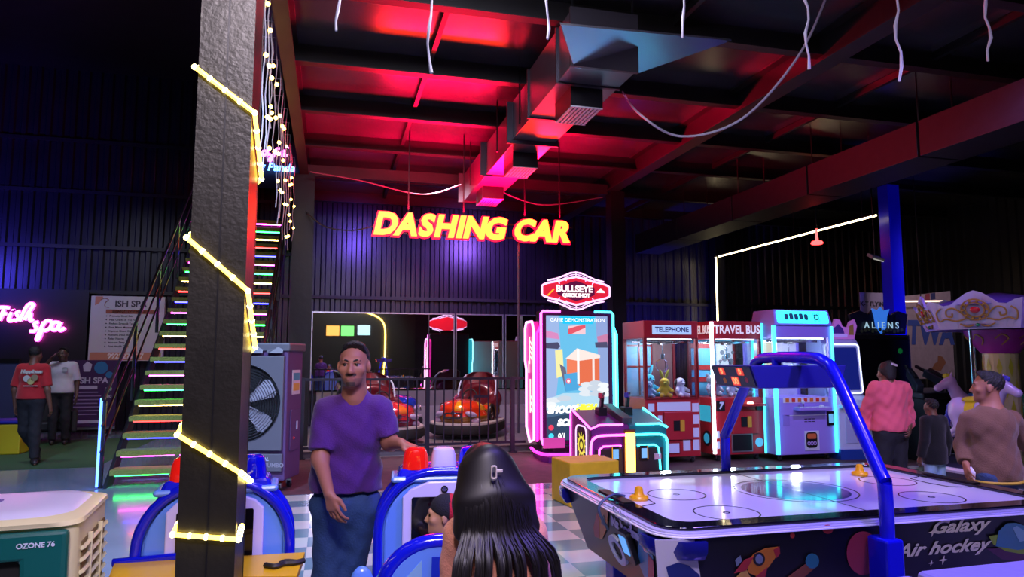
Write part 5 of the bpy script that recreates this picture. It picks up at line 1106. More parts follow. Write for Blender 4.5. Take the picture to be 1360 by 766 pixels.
def hand_prims(w, d, n, t, s=1.0, curl=.5, spread=1.0, thumb=.6):
    w, d, n, t = Vector(w), Vector(d).normalized(), Vector(n).normalized(), Vector(t).normalized()
    n = (n-d*n.dot(d)).normalized(); t = (t-d*t.dot(d)-n*t.dot(n)).normalized(); out = []
    for j, (o, L, r) in enumerate(((.031, .95, .0088), (.0105, 1.05, .009), (-.0105, .98, .0086), (-.030, .78, .0076))):
        k0 = w+(d*.085+t*o*1.0)*s - d*(.006*abs(j-1.2))*s
        out.append(cap(w+(d*.012+t*o*.55)*s, k0, .0145*s, .0115*s, .012*s))
        dd = (d+t*(o*2.6*spread)).normalized(); p = k0; a = curl*.7
        for L0, rr in ((.043, r), (.027, r*.93), (.022, r*.86)):
            q = (dd*math.cos(a)+n*math.sin(a)); e = p+q*(L0*L*s); out.append(cap(p, e, rr*s, rr*.95*s, .004*s)); p = e; a += curl*.9
    b0 = w+(t*.020+d*.022)*s; b1 = b0+(t*.026+d*.026+n*.012)*s; b2 = b1+(t*.012*thumb+d*.031+n*.008)*s; b3 = b2+(d*.025+t*.002+n*.006)*s
    out += [cap(b0, b1, .015*s, .0115*s, .010*s), cap(b1, b2, .011*s, .0098*s, .005*s), cap(b2, b3, .0096*s, .0078*s, .004*s)]
    return out
def V3(*a): return Vector(a)
m_skin = mat('skin', '#9a6650', .5, spec=.3); m_skin2 = mat('skin_dark', '#6e4838', .5); m_stub = mat('stubble', '#76503f', .6); m_mous = mat('moustache', '#33231d', .7); m_lip = mat('lip', '#86504a', .45)
m_hair = mat('black_hair', '#0d0b0d', .6, bump=.5, bscale=140)
def figure(name, label, J, s=1.0, skin=None, top=('#4a2050', .85), top_parts=('sleeve', .0), legs='#26406e', head_rot=(0, 0, 0), res=.009, hands=None, shoes='#241f22', hair='short', hem=None, sleeve=.85, pick_face=False, loose=.0, neckcut=True, group=None, leg_cut=None, top_noise=.0, girth=1.0):
    """J: world joints: head neck chest pelvis shL shR elL elR wrL wrR hipL hipR knL knR anL anR ; L = +x side seen from behind the figure's own front is not assumed, just two sides"""
    O = V3((J['anL'].x+J['anR'].x)/2, (J['anL'].y+J['anR'].y)/2, 0)
    t = thing(name, label, 'person', O, 0, group)
    J = {k: Vector(v)-O for k, v in J.items()}; sk = skin or m_skin; S = s; G = girth
    side = (J['shR']-J['shL']); side.z = 0; side.normalize(); fwd = side.cross(V3(0, 0, 1)); 
    if J.get('fwd') is not None: pass
    H = Matrix.Translation(J['head']) @ Euler(head_rot).to_matrix().to_4x4() @ Matrix.Scale(S, 4)
    hp = xfp(head_prims(res < .012), H)
    yaw = math.atan2(side.y, side.x); R0 = (0, 0, yaw)
    def torso(o, k=.05):
        c, pv = J['chest'], J['pelvis']; wst = c.lerp(pv, .55)
        return [ell(c, ((.165*G+o)*S, (.112*G+o)*S, .17*S), R0, k*S), ell(wst, ((.148*G+o)*S, (.108*G+o)*S, .17*S), R0, k*S), ell(pv, ((.165*G+o)*S, (.118*G+o)*S, .13*S), R0, k*S),
                cap(J['shL'].lerp(J['shR'], .06), J['shL'].lerp(J['shR'], .94), (.060+o)*S, None, k*S), cap(c, J['neck'], (.07+o)*S, (.055+o*.3)*S, k*S)]
    def arm(x, o, k=.03): return [cap(J['sh'+x], J['el'+x], (.050+o)*S, (.042+o)*S, k*S), cap(J['el'+x], J['wr'+x], (.041+o)*S, (.027+o)*S, k*S)]
    def leg(x, o, k=.04):
        a, b_, c = J['hip'+x], J['kn'+x], J['an'+x]
        return [cap(a, b_, (.086*G+o)*S, (.058+o)*S, k*S), cap(b_, c, (.055+o)*S, (.036+o)*S, k*S), cap(b_.lerp(c, .15), b_.lerp(c, .45), (.056+o)*S, (.05+o)*S, k*S)]
    pr = hp+[cap(J['neck'], J['head'], .052*S, .052*S, .03*S)]+torso(-.012)+arm('L', 0)+arm('R', 0)+leg('L', -.006)+leg('R', -.006)
    tipd = J['toe'] if 'toe' in J else V3(0, 0, 0)
    for x in 'LR':
        hd = (hands or {}).get(x)
        w = J['wr'+x]; d = (w-J['el'+x]).normalized()
        if hd is None: hd = dict(d=d, n=(J['pelvis']-w), t=fwd, curl=.45)
        pr += hand_prims(w, hd.get('d', d), hd['n'], hd['t'], S*1.0, hd.get('curl', .45), hd.get('spread', 1), hd.get('thumb', .6))
        a = J['an'+x]; ft = (V3(tipd.x, tipd.y, 0)-V3(0, 0, 0)); ft = ft if ft.length > .01 else fwd
        pr += [cap(a, a+V3(0, 0, -.03*S), .034*S, None, .02*S), cap(V3(a.x, a.y, .035*S), V3(a.x, a.y, .03*S)+ft.normalized()*.15*S, .032*S, .024*S, .02*S)]
    ms = [sk, m_stub, m_lip, m_mous]; pick = None
    if pick_face:
        Hi = np.array(H.inverted())
        def pick(P):
            q = P @ Hi[:3, :3].T + Hi[:3, 3]; m = np.zeros(len(P), int)
            jaw = (q[:, 2] < -.062-.5*np.maximum(0, -.03-q[:, 1])*.0) & (q[:, 2] > -.125) & (q[:, 1] < .0) & (q[:, 2] < -.05)
            mous = (q[:, 2] < -.041) & (q[:, 2] > -.053) & (np.abs(q[:, 0]) < .029) & (q[:, 1] < -.07)
            chin = (q[:, 2] < -.066)
            m[jaw & chin & (q[:, 2] > -.112) & (q[:, 1] < -.035) | mous] = 1
            m[(q[:, 2] < -.052) & (q[:, 2] > -.076) & (np.abs(q[:, 0]) < .021) & (q[:, 1] < -.078)] = 2
            m[mous | (q[:, 2] < -.082) & (q[:, 2] > -.104) & (np.abs(q[:, 0]) < .022) & (q[:, 1] < -.06)] = 3
            m[q[:, 2] < -.122] = 0; return m
    body = sdf('body', pr, res, ms if pick_face else sk, t, pick=pick, smooth_it=1)
    if res < .012:
        for x in (-1, 1):
            b = MB(H); b.sph((x*.031, -.0775, .006), .0125, mat('eye_white', '#8f8886', .3), 14); b.sph((x*.031-.002, -.0868, .006), (.0076, .0045, .0076), mat('iris', '#1a0f0a', .15), 10); b.build('eye', t, smooth=True)
            b = MB(H); b.tube([(x*.018, -.0895, .0155), (x*.031, -.0925, .0185), (x*.046, -.084, .0145)], [.0035, .0048, .0035], sk, 6); b.build('eyelid', t, smooth=True)
            b = MB(H); b.tube([(x*.012, -.091, .024), (x*.028, -.0915, .031), (x*.048, -.080, .027)], [.004, .0048, .003], m_hair, 6); b.build('eyebrow', t, smooth=True)
    # clothes
    tm = mat('cloth_'+top[0], top[0], top[1], bump=.25, bscale=120, sheen=.15, var=.06, vscale=14)
    o = .010+loose*.6; oa = .012+loose*.45
    def disp(amp):
        if not amp: return None
        return lambda X, Y, Z: amp*(np.sin(X*38+Z*21+1.3)*np.sin(Z*30-Y*17)+.6*np.sin(X*71-Z*44))
    tp = [q for q in torso(o)]
    for x in 'LR':
        a, e, w = J['sh'+x], J['el'+x], J['wr'+x]
        if sleeve <= 1: tp.append(fcap(a, a.lerp(e, sleeve), (.052+oa)*S, (.052+oa)*S, .025*S))
        else: tp += [cap(a, e, (.052+oa)*S, (.044+oa)*S, .02*S), fcap(e, e.lerp(w, sleeve-1), (.043+oa)*S, (.034+oa)*S, .02*S)]
    hz = hem if hem is not None else J['pelvis'].z-.06*S
    pv = J['pelvis']; tp.append(ell(V3(pv.x, pv.y, hz+.06*S), ((.165*G+o)*S, (.118*G+o)*S, .22*S), R0, .06*S))
    tp.append(half((0, 0, hz), (0, 0, -1)))
    if neckcut: tp.append(('half', Vn(J['neck']+V3(0, 0, .035*S)), Vn((fwd*.35+V3(0, 0, 1)).normalized()), 0))
    shirt = sdf('shirt', tp, res, tm, t, disp=disp(top_noise), smooth_it=2)
    lm = mat('cloth_'+legs, legs, .85, bump=.3, bscale=90, var=.22, vscale=7)
    lp = []
    for x in 'LR':
        q = leg(x, .014); q[1] = fcap(J['kn'+x], J['kn'+x].lerp(J['an'+x], leg_cut or .96), .069*S, .062*S, .04*S); lp += q
    lp += [ell(J['pelvis']+V3(0, 0, -.03*S), ((.168*G+.012)*S, (.118*G+.012)*S, .12*S), R0, .05*S), half((0, 0, hz+.10*S), (0, 0, 1))]
    trousers = sdf('trousers', lp, max(res, .008), lm, t, disp=disp(.003), smooth_it=2)
    for x in 'LR':
        a = J['an'+x]; ft = V3(tipd.x, tipd.y, 0) if tipd.length > .01 else fwd; ft = ft.normalized()
        b_ = V3(a.x, a.y, .045*S)-ft*.03*S
        sdf('shoe', [cap(b_, b_+ft*.17*S, .044*S, .036*S, .02), cap(b_, a+V3(0, 0, .0), .045*S, .042*S, .02), half((0, 0, .003), (0, 0, -1))], .010*S, mat('shoe_'+shoes, shoes, .5), t)
    if hair == 'short':
        hh = [ell((0, .026, .041), (.0795, .092, .0845), k=.02), ell((.010, -.040, .092), (.056, .046, .034), k=.04), half((0, -.062, .106), (0, -.80, -.60))]
        sdf('hair', xfp(hh, H), .006*S if res < .012 else .011, m_hair, t, disp=lambda X, Y, Z: .0035*np.sin(X*210+Y*90)*np.sin(Y*190+Z*160)+.002*np.sin(X*410-Z*300), smooth_it=0)
    t['_'] = 0; del t['_']
    return t, H, O, J
def stand(px, D, h, rz, lean=0, spread=1.0):
    """default standing joints, figure's front toward local -Y turned by rz; returns world joints"""
    base = atD(px, 475, D); M = Matrix.Translation((base.x, base.y, 0)) @ Matrix.Rotation(rz, 4, 'Z'); q = {}
    def s(k, x, y, z): q[k] = M @ V3(x*h, y*h, z*h)
    s('head', 0, -.012, .925); s('neck', 0, .005, .835); s('chest', 0, 0, .735); s('pelvis', 0, 0, .555)
    for k, x in (('L', -1), ('R', 1)):
        s('sh'+k, x*.098, .008, .805); s('el'+k, x*.135, .02, .63); s('wr'+k, x*.145, -.02, .485)
        s('hip'+k, x*.048, 0, .52); s('kn'+k, x*.055*spread, -.012, .285); s('an'+k, x*.058*spread, .01, .045)
    s('toe', 0, -1, 0); q['toe'] = q['toe']-M.translation
    return q, M, h

# ---- man in the purple T-shirt beside the ride
J = {k: atD(*v) for k, v in dict(head=(470, 485, 3.83), neck=(471, 524, 3.88), chest=(466, 572, 3.89), pelvis=(459, 660, 3.90), shL=(433, 546, 3.86), shR=(504, 543, 3.90), elL=(425, 610, 3.76), wrL=(437, 655, 3.60),
     elR=(518, 588, 3.86), wrR=(533, 589, 3.72), hipL=(441, 676, 3.88), hipR=(480, 674, 3.89), knL=(434, 772, 3.82), knR=(462, 772, 3.90), anL=(428, 863, 3.88), anR=(458, 863, 3.94)).items()}
for x in 'LR': J['an'+x].z = .08
t, H, O, J2 = figure('person', 'man in dark purple T-shirt and blue jeans resting a hand on the ride beacon', J, 1.04, top=('#451468', .85), legs='#23406c', head_rot=(0.02, 0, -.20), res=.0065, sleeve=.82, pick_face=True, loose=.012, top_noise=.004, hem=.865,
    hands=dict(L=dict(d=V3(.25, -.15, -.9), n=V3(.6, .6, .1), t=V3(.75, -.6, .1), curl=.42), R=dict(d=V3(.72, -.55, -.22), n=V3(.1, -.1, -1), t=V3(-.6, -.7, .1), curl=.5)), girth=1.03)

# ---- woman with long hair (seen from behind)
J, M, h = stand(662, 2.36, 1.33, PI); 
J['head'] = atD(640, 632, 2.42); J['neck'] = atD(650, 682, 2.40); J['shL'] = atD(704, 710, 2.38); J['shR'] = atD(612, 710, 2.40); J['elL'] = atD(712, 778, 2.36); J['elR'] = atD(604, 778, 2.40); J['wrL'] = atD(700, 800, 2.62); J['wrR'] = atD(610, 800, 2.66); J['chest'] = atD(660, 742, 2.38)
J['pelvis'] = V3(J['pelvis'].x, J['pelvis'].y, .70)
t, H, O, J2 = figure('person', 'woman with very long loose dark hair in a peach top, seen from behind', J, .88, top=('#d88c78', .8), legs='#3a3048', head_rot=(.1, 0, PI+.12), res=.009, sleeve=1.8, hair=None, loose=.015, top_noise=.003, hem=.55, neckcut=False)
hm = mat('long_hair', '#120d10', .48)
top = H @ V3(0, .02, .05); pr = xfp([ell((0, .022, .040), (.090, .108, .092), k=.03), half((0, -.085, .05), (0, -.72, -.3))], H)
pr = xfp([ell((0, .030, .040), (.088, .102, .092), k=.03)], H)
strands = []
for i in range(25):
    u = -1+2*i/24; c0 = H @ V3(-u*.072, .060+.035*(1-u*u), .075-.055*abs(u))
    mid = V3(J2['neck'].x+u*.122+.008, J2['neck'].y-.075-.030*(1-u*u), J2['neck'].z-.03)
    low = V3(J2['chest'].x+u*.178, J2['chest'].y-.150-.03*(1-u*u)+.010*math.sin(i*2.4), J2['chest'].z+.02)
    end = V3(J2['chest'].x+u*.184+.012*math.sin(i*3.1), J2['chest'].y-.150+.008*math.sin(i*1.7), .74+.05*math.sin(i*1.9))
    c1 = c0.lerp(mid, .5)+V3(u*.010, -.026, .0)
    strands.append([c0, c1, mid, low, end])
for i, st in enumerate(strands):
    pr += [cap(st[0], st[1], .032, .030, .03), cap(st[1], st[2], .030, .022, .03), cap(st[2], st[2].lerp(st[3], .2), .016, .008, .02)]
hb = sdf('hair', pr, .0065, hm, t, smooth_it=3)
b = MB(); rr_ = random.Random(4); NS_ = 520; gaps = [(-.66, .07), (-.28, .09), (.05, .07), (.36, .10), (.74, .07)]
for i in range(NS_):
    u = rr_.uniform(-1, 1); k = (u+1)*12; a = int(min(23, k)); f = k-a
    q = [strands[a][j].lerp(strands[a+1][j], f)+V3(rr_.uniform(-.004, .004), (-.040, -.045, -.038, -.008, 0)[j]+rr_.uniform(-.004, .004), rr_.uniform(-.01, .01)) for j in range(5)]
    q[0] = q[0]+V3(0, .020, .020)
    for g, w_ in gaps:
        if abs(u-g) < w_: q[3].x += math.copysign(.9*(w_-abs(u-g)), u-g)*.17; q[4].x += math.copysign(1.0*(w_-abs(u-g)), u-g)*.17
    q[4] = q[4]+V3(rr_.uniform(-.012, .012), 0, rr_.uniform(-.08, .06)); r_ = rr_.choice((.0028, .0036, .0046)); P_ = catmull(q, 4)
    b.tube(P_, [r_*(1 if j < 11 else max(.25, 1-(j-11)/7)) for j in range(len(P_))], hm, 5)
stuff(b.build('hair_strand', hb, smooth=True))
c = atD(656, 627, 2.26)-O; b = MB(); b.ring(rrect(.020, .044, .006, 3), rrect(.011, .034, .004, 3), -.006, .006, mat('clip_cream', '#c8b8b4', .3), face(c, PI*0-.1)); b.box((c.x+.018, c.y, c.z+.004), (.022, .010, .010), mat('clip_cream', '#c8b8b4', .3)); b.build('hair_clip', t, bevel=.002)

# ---- child sitting in the ride
base = atD(600, 700, 3.02)
def at(px, py, D): return atD(px, py, D)
bx, by = base.x, base.y
J = dict(head=at(588, 684, 3.06), neck=V3(bx-.01, by+.02, .79), chest=V3(bx, by+.02, .70), pelvis=V3(bx, by, .60), shL=V3(bx-.085, by+.02, .765), shR=V3(bx+.085, by+.02, .765), elL=V3(bx-.12, by+.09, .68), elR=V3(bx+.12, by+.09, .68), wrL=V3(bx-.08, by+.20, .66), wrR=V3(bx+.08, by+.20, .66),
    hipL=V3(bx-.05, by+.02, .605), hipR=V3(bx+.05, by+.02, .605), knL=V3(bx-.065, by+.20, .60), knR=V3(bx+.065, by+.20, .60), anL=V3(bx-.065, by+.26, .585), anR=V3(bx+.065, by+.26, .585))
t, H, O, J2 = figure('person', 'small child in a navy and red cap sitting in the blue ride', J, .52, skin=mat('skin_child', '#b98868', .5), top=('#cfc6cc', .8), legs='#6a2030', head_rot=(0, 0, -1.72), res=.006, sleeve=1.7, hair=None, loose=.02, hem=.58)
H2 = H @ Matrix.Scale(1.30, 4)
for ch in list(t.children):
    if ch.name.split('.')[0] in ('eye', 'eyebrow', 'shoe'): bpy.data.objects.remove(ch)
hd = xfp(head_prims(True), H2); hd = hd[:-0 or None]
sdf('head', hd, .005, mat('skin_child', '#b98868', .5), t, smooth_it=1)
b = MB(H2); 
for x in (-1, 1): b.sph((x*.031, -.0795, .006), .0125, mat('iris', '#1a0f0a', .15), 12)
b.build('eye', t, smooth=True)
cp = xfp([ell((0, .026, .045), (.092, .108, .096), k=.02), half((0, -.07, .040), (0, -.45, -.9))], H2); Hi2 = np.array(H2.inverted())
sdf('knit_cap', cp, .006, [mat('cap_navy', '#14141f', .9, bump=.3, bscale=200), mat('cap_red', '#b8182c', .9, bump=.3, bscale=200)], t, pick=lambda P: ((P @ Hi2[:3, :3].T+Hi2[:3, 3])[:, 1] > .045).astype(int))
b = MB(); b.tube([(J2['neck'].x+.055*math.cos(a), J2['neck'].y+.050*math.sin(a), J2['neck'].z-.02) for a in [i*PI/8 for i in range(16)]], .012, mat('cap_red', '#b8182c', .9), 8, closed=True); b.build('collar', t, smooth=True)

# ---- woman in the pink top, child in black and boy in brown jacket beyond the table
J, M, h = stand(1178, 7.15, 1.60, PI-.12); 
J['head'] = atD(1177, 496, 7.15)
J['wrL'] = atD(1208, 566, 7.0); J['elL'] = atD(1207, 552, 7.15); J['elR'] = atD(1148, 552, 7.2); J['wrR'] = atD(1150, 590, 7.1)
t, H, O, J2 = figure('person', 'woman in a pink long-sleeved top and dark trousers walking away beyond the table', J, .94, skin=m_skin2, top=('#d8566a', .85), legs='#17171f', head_rot=(0, 0, PI-.25), res=.010, sleeve=1.75, hair=None, loose=.02, top_noise=.006, hem=.86, girth=1.06)
sdf('hair', xfp([ell((0, .026, .045), (.084, .100, .090), k=.02), ell((.0, .075, .105), (.048, .048, .042), k=.02), ell((0, .09, -.02), (.055, .04, .05), k=.03), half((0, -.075, .06), (0, -.62, -.78))], H), .009, m_hair, t, disp=lambda X, Y, Z: .002*np.sin(X*200)*np.sin(Z*180)+0*Y)
b = MB(); q = H @ V3(-.03, .11, .10); b.box(q, (.07, .02, .02), mat('clip_pale', '#b8a8b0', .4), (0, .3, 0)); b.build('hair_clip', t)
J, M, h = stand(1234, 7.35, 1.17, PI+.05)
t, H, O, J2 = figure('person', 'small child in a black jacket and pale jeans holding on beside the pink-topped woman', J, .70, skin=m_skin2, top=('#08080b', .9), legs='#8fb0c8', head_rot=(0, 0, PI+.1), res=.009, sleeve=1.95, hair='short', loose=.03, hem=.50)
J, M, h = stand(1312, 4.85, 1.53, PI+.05)
J['head'] = atD(1311, 514, 4.85); J['neck'] = atD(1313, 545, 4.87); J['shL'] = atD(1345, 558, 4.87); J['shR'] = atD(1287, 558, 4.88); J['elR'] = atD(1279, 592, 4.9); J['wrR'] = atD(1283, 616, 4.80); J['elL'] = atD(1362, 588, 4.9); J['wrL'] = atD(1368, 575, 5.1)
t, H, O, J2 = figure('person', 'boy in a brown fleece jacket and blue jeans past the end of the table', J, .90, top=('#6b4a38', .95), legs='#33486e', head_rot=(0, 0, PI+.75), res=.008, sleeve=1.9, hair='short', loose=.018, hem=.765, top_noise=.004, girth=.95)
b = MB(); cx, cy = J2['pelvis'].x, J2['pelvis'].y; b.tube([(cx+.172*math.cos(a), cy+.135*math.sin(a), .762) for a in [i*PI/16 for i in range(32)]], .010, mat('yellow_hem', '#b89430', .8), 6, closed=True); b.build('shirt_hem', t, smooth=True)
w = J2['wrR']; sdf('paper_tissue', [ell(w+V3(.02, -.03, -.06), (.045, .03, .05), k=.02), ell(w+V3(.05, -.04, -.09), (.03, .02, .04), k=.02)], .008, mat('tissue', '#cfc8d4', .9), t, disp=lambda X, Y, Z: .004*np.sin(X*120)*np.sin(Z*110)+0*Y)
for ch in t.children:
    if ch.name.startswith('paper_tissue'):
        ch.parent = None; ch.location = O; tag(ch, 'crumpled white paper tissue in the left hand of the boy', 'tissue')
# ---- two men by the fish spa
J, M, h = stand(46, 10.6, 1.78, PI-.2)
J['knL'] = J['knL']+V3(-.02, -.05, 0); J['anR'] = J['anR']+V3(.12, .30, .06)
t, H, O, J2 = figure('person', 'man in a red T-shirt with a white back print, walking away across the turf', J, 1.02, skin=m_skin2, top=('#a8141e', .85), legs='#14131a', head_rot=(.1, 0, PI-.1), res=.011, sleeve=.85, hair='short', loose=.02, hem=.98, girth=1.08)
b = MB(); F9 = face(J2['chest']+V3(.03, -.160, .0), -.2)
wp = mat('tee_print', '#c8c2b8', .8)
b.text('Happiness', .075, wp, F9 @ Matrix.Translation((0, .085, 0)), .012, .2, .003)
for x, y, r, c in ((-.06, -.02, .05, '#b8b4ac'), (.05, -.01, .05, '#8c7a5c'), (0, -.06, .05, '#b0a468'), (-.06, -.02, .025, '#5a5a58')): b.poly(circ(r, 12, x, y), -.010, .012+r*.01, mat('print_'+c, c, .8), F9)
b.poly(rrect(.2, .012, .004, 2, 0, -.13), -.010, .012, wp, F9); b.build('back_print', t)
J, M, h = stand(84, 13.0, 1.80, .1)
J['elL'] = M @ V3(-.30, -.12, 1.38); J['wrL'] = M @ V3(-.14, -.17, 1.60)
t, H, O, J2 = figure('person', 'man in a white short-sleeved shirt and dark trousers with a raised hand', J, 1.03, skin=mat('skin_deep', '#4a342c', .5), top=('#b8b8c4', .8), legs='#15151d', head_rot=(0, 0, -.1), res=.011, sleeve=.85, hair='short', loose=.02, hem=.95, girth=1.05)
b = MB(); c = J2['chest']; b.bb((c.x+.05, c.y-.155, c.z+.02), (c.x+.13, c.y-.13, c.z+.10), mat('shirt_pocket', '#a8a8b6', .8)); b.bb((c.x+.06, c.y-.16, c.z+.085), (c.x+.12, c.y-.15, c.z+.10), m_cabblk); b.build('pocket', t)

# ================================================================== FISH SPA CORNER, CAFE SIGN, FAIRGROUND RIDE
t = thing('neon_sign', 'pink handwritten neon sign reading Fish spa on a dark board', 'sign', (-6.2, 16.95, 2.2))
T0 = Matrix.Translation((6.2, -16.95, -2.2))
b = MB(); b.bb((-1.2, .02, -1.35), (1.04, .06, .85), mat('spa_board', '#131019', .5)); b.build('backing_board', t)
neon = glow('spa_neon', (1.0, .05, .60), 9); core = glow('spa_neon_core', (1.0, .35, .85), 9)
def wr(px, py, ox=0, oy=380, k=.235): v = atY(ox+px*k, oy+py*k, 16.88); return (v.x, 16.88, v.z)
ST = [[(-28, 132), (5, 118), (50, 122)], [(22, 120), (12, 155), (-4, 192)], [(-10, 158), (35, 155)], [(64, 148), (48, 182), (52, 196), (68, 190)], [(70, 132), (71, 134)], [(112, 142), (92, 150), (98, 166), (104, 178), (90, 193), (72, 190)],
      [(112, 196), (140, 130), (162, 102), (180, 98), (186, 110), (160, 150), (140, 190)], [(142, 180), (158, 158), (172, 156), (168, 180), (172, 196), (186, 186)],
      [(214, 202), (196, 208), (196, 222), (206, 236), (192, 254), (168, 254)], [(246, 202), (230, 240), (205, 298), (218, 296), (236, 250)], [(238, 222), (262, 196), (290, 202), (284, 232), (256, 250), (238, 244)], [(332, 206), (306, 204), (292, 232), (304, 248), (326, 232), (342, 202)], [(342, 202), (332, 236), (342, 250), (364, 236)]]
b = MB(T0); b2 = MB(T0)
for s_ in ST: 
    P = catmull([wr(*p) for p in s_], 6); b.tube(P, .024, core, 8); b2.tube([p+Vector((0, .03, 0)) for p in P], .042, neon, 8)
b.build('tube_lettering', t, smooth=True); b2.build('tube_glow', t, smooth=True)
m_post = mat('poster_white', '#b8b2bc', .6)
p0, p1 = atY(120, 392, 16.9), atY(214, 479, 16.9); w, hgt = p1.x-p0.x, p0.z-p1.z; cx, cz = (p0.x+p1.x)/2, (p0.z+p1.z)/2
t = thing('poster', 'large pale FISH SPA benefits poster on the wall above the purple one', 'poster', (cx, 16.98, cz))
b = MB(); b.box((0, .075, 0), (w, .15, hgt), m_post); b.build('board', t)
def tx(b, s_, size, x, z, m, sh=0, bo=0, left=False):
    v, f = text_geom(s_, size, .001, sh, bo); dx = -min(q[0] for q in v) if left else 0
    b.add(v, f, m, face((x, -.004, z)) @ Matrix.Translation((dx, 0, 0)))
ink = mat('poster_ink', '#3a3440', .6); rust = mat('poster_rust', '#8c4a38', .6)
b = MB(); tx(b, 'ISH SPA', .19, .05, .54, ink, 0, .006)
b.tube(catmull([(-.55, -.004, .62), (-.48, -.004, .66), (-.40, -.004, .63), (-.46, -.004, .56), (-.46, -.004, .48), (-.38, -.004, .46)], 5), .008, rust, 5)
b.poly(rrect(w*.66, .09, .01, 2, .05, .37), .002, .005, rust, face((0, 0, 0))); tx(b, 'BENEFITS OF FISH SPA', .075, .06, .37, mat('poster_cream', '#d8d0d0', .6), 0, .002)
for i, s_ in enumerate(['Promote Good Skin', 'Heal Cracks in The Foot', 'Reduce Stress & Tension', 'Foot Micro Massage', 'Improve Blood Circulation', 'Remove Dead Skin', 'Relax Nerves', 'Improve Sleep', 'Foot Health Care']):
    z = .27-.083*i; tx(b, s_, .058, -.36, z, ink, 0, .001, True); b.poly(circ(.014, 6, -.42, z), .002, .005, ink, face((0, 0, 0)))
b.poly(rrect(w-.06, .17, .02, 2, 0, -hgt/2+.10), .001, .003, mat('poster_peach', '#b87860', .6), face((0, 0, 0))); tx(b, '9922279 27', .15, 0, -hgt/2+.10, mat('poster_cream', '#d8d0d0', .6), 0, .004)
b.poly([(-.66, .7), (-.5, .7), (-.58, .55), (-.66, .5)], .001, .003, mat('poster_peach', '#b87860', .6), face((0, 0, 0))); b.build('print', t)
p0, p1 = atY(84, 478, 16.3), atY(152, 566, 16.3); w, hgt = p1.x-p0.x, p0.z-p1.z; cx, cz = (p0.x+p1.x)/2, (p0.z+p1.z)/2
t = thing('standing_poster', 'purple FISH SPA price poster standing below the pale poster', 'poster', (cx, 16.3, 0))
b = MB(); b.box((0, .02, cz), (w, .04, hgt), mat('poster_purple', '#3a1a4a', .5)); b.build('board', t)
b = MB(); wh2 = mat('poster_pale', '#b0a4bc', .6); tx(b, 'FISH SPA', .17, .02, cz+.26, wh2, 0, .006); b.poly(rrect(.5, .07, .01, 2, -.1, cz+.12), .002, .005, wh2, face((0, 0, 0)))
for i in range(7): b.poly(rrect(.50+.06*((i*5) % 3), .022, .004, 2, -.08, cz+.02-.075*i), .002, .005, mat('poster_text', '#84709a', .6), face((0, 0, 0)))
for z in (.08, -.07): tx(b, '300', .09, .36, cz+z, wh2, 0, .002)
b.poly(circ(.13, 16, .20, cz+.53), .002, .004, mat('poster_blue', '#2a6a9a', .5), face((0, 0, 0))); b.poly(circ(.07, 12, .36, cz+.38), .002, .004, mat('poster_blue', '#2a6a9a', .5), face((0, 0, 0))); b.poly([(-.12, cz+.45), (.0, cz+.45), (.03, cz+.60), (-.06, cz+.66), (-.14, cz+.58)], .002, .005, wh2, face((0, 0, 0)))
b.poly(rrect(w*.7, .06, .01, 2, -.05, cz-.58), .002, .005, wh2, face((0, 0, 0))); b.build('print', t)
b = MB(); 
for x in (-w/2+.08, w/2-.08): b.bb((x-.02, .02, 0.0), (x+.02, .06, .3), m_alu); b.bb((x-.03, -.2, 0), (x+.03, .25, .04), m_alu)
b.bb((-w/2, .02, .12), (w/2, .05, .2), m_alu); b.build('stand', t)
# soft block, screen and chair on the left
p = atY(0, 480, 14.2)
b = MB(); b.bb((-.8, -.3, 0), (.38, .3, .50), mat('soft_yellow', '#b8a818', .5)); b.bb((-.82, -.31, .50), (.40, .31, .56), mat('soft_blue', '#1c1c9a', .5)); o = b.build('soft_block', None, bevel=.02); q = atY(18, 600, 13.4); o.location = (q.x-.30, 13.7, .003); tag(o, 'yellow soft play block with blue top at the edge of the turf', 'soft block')
b = MB(); b.bb((-.6, 0, 0), (.42, .06, 1.55), mat('panel_bluegrey', '#39406a', .5)); b.bb((-.6, -.02, 1.5), (.44, .08, 1.58), m_black); b.bb((-.5, -.15, 0), (.3, .2, .04), m_black); o = b.build('screen_panel', None); q = atY(12, 520, 15.2); o.location = (q.x-.30, 15.2, .003); tag(o, 'upright blue-grey screen panel behind the man in red', 'panel')
q = atY(50, 570, 14.6); t = thing('armchair', 'dark padded armchair between the two men on the turf', 'armchair', (q.x+.05, 15.15, .003), .3)
md = mat('chair_dark', '#17161b', .6)
b = MB(); b.box((0, 0, .32), (.62, .55, .18), md); b.build('seat', t, bevel=.04); b = MB(); b.box((0, .28, .68), (.62, .16, .70), md, (-.15, 0, 0)); b.build('backrest', t, bevel=.05)
for x in (-.34, .34): b = MB(); b.box((x, 0, .40), (.12, .60, .42), md); b.build('armrest', t, bevel=.04)
for x in (-.28, .28):
    for y in (-.22, .22): b = MB(); b.cyl((x, y, 0), (x, y, .24), .025, m_black, n=8); b.build('leg', t)
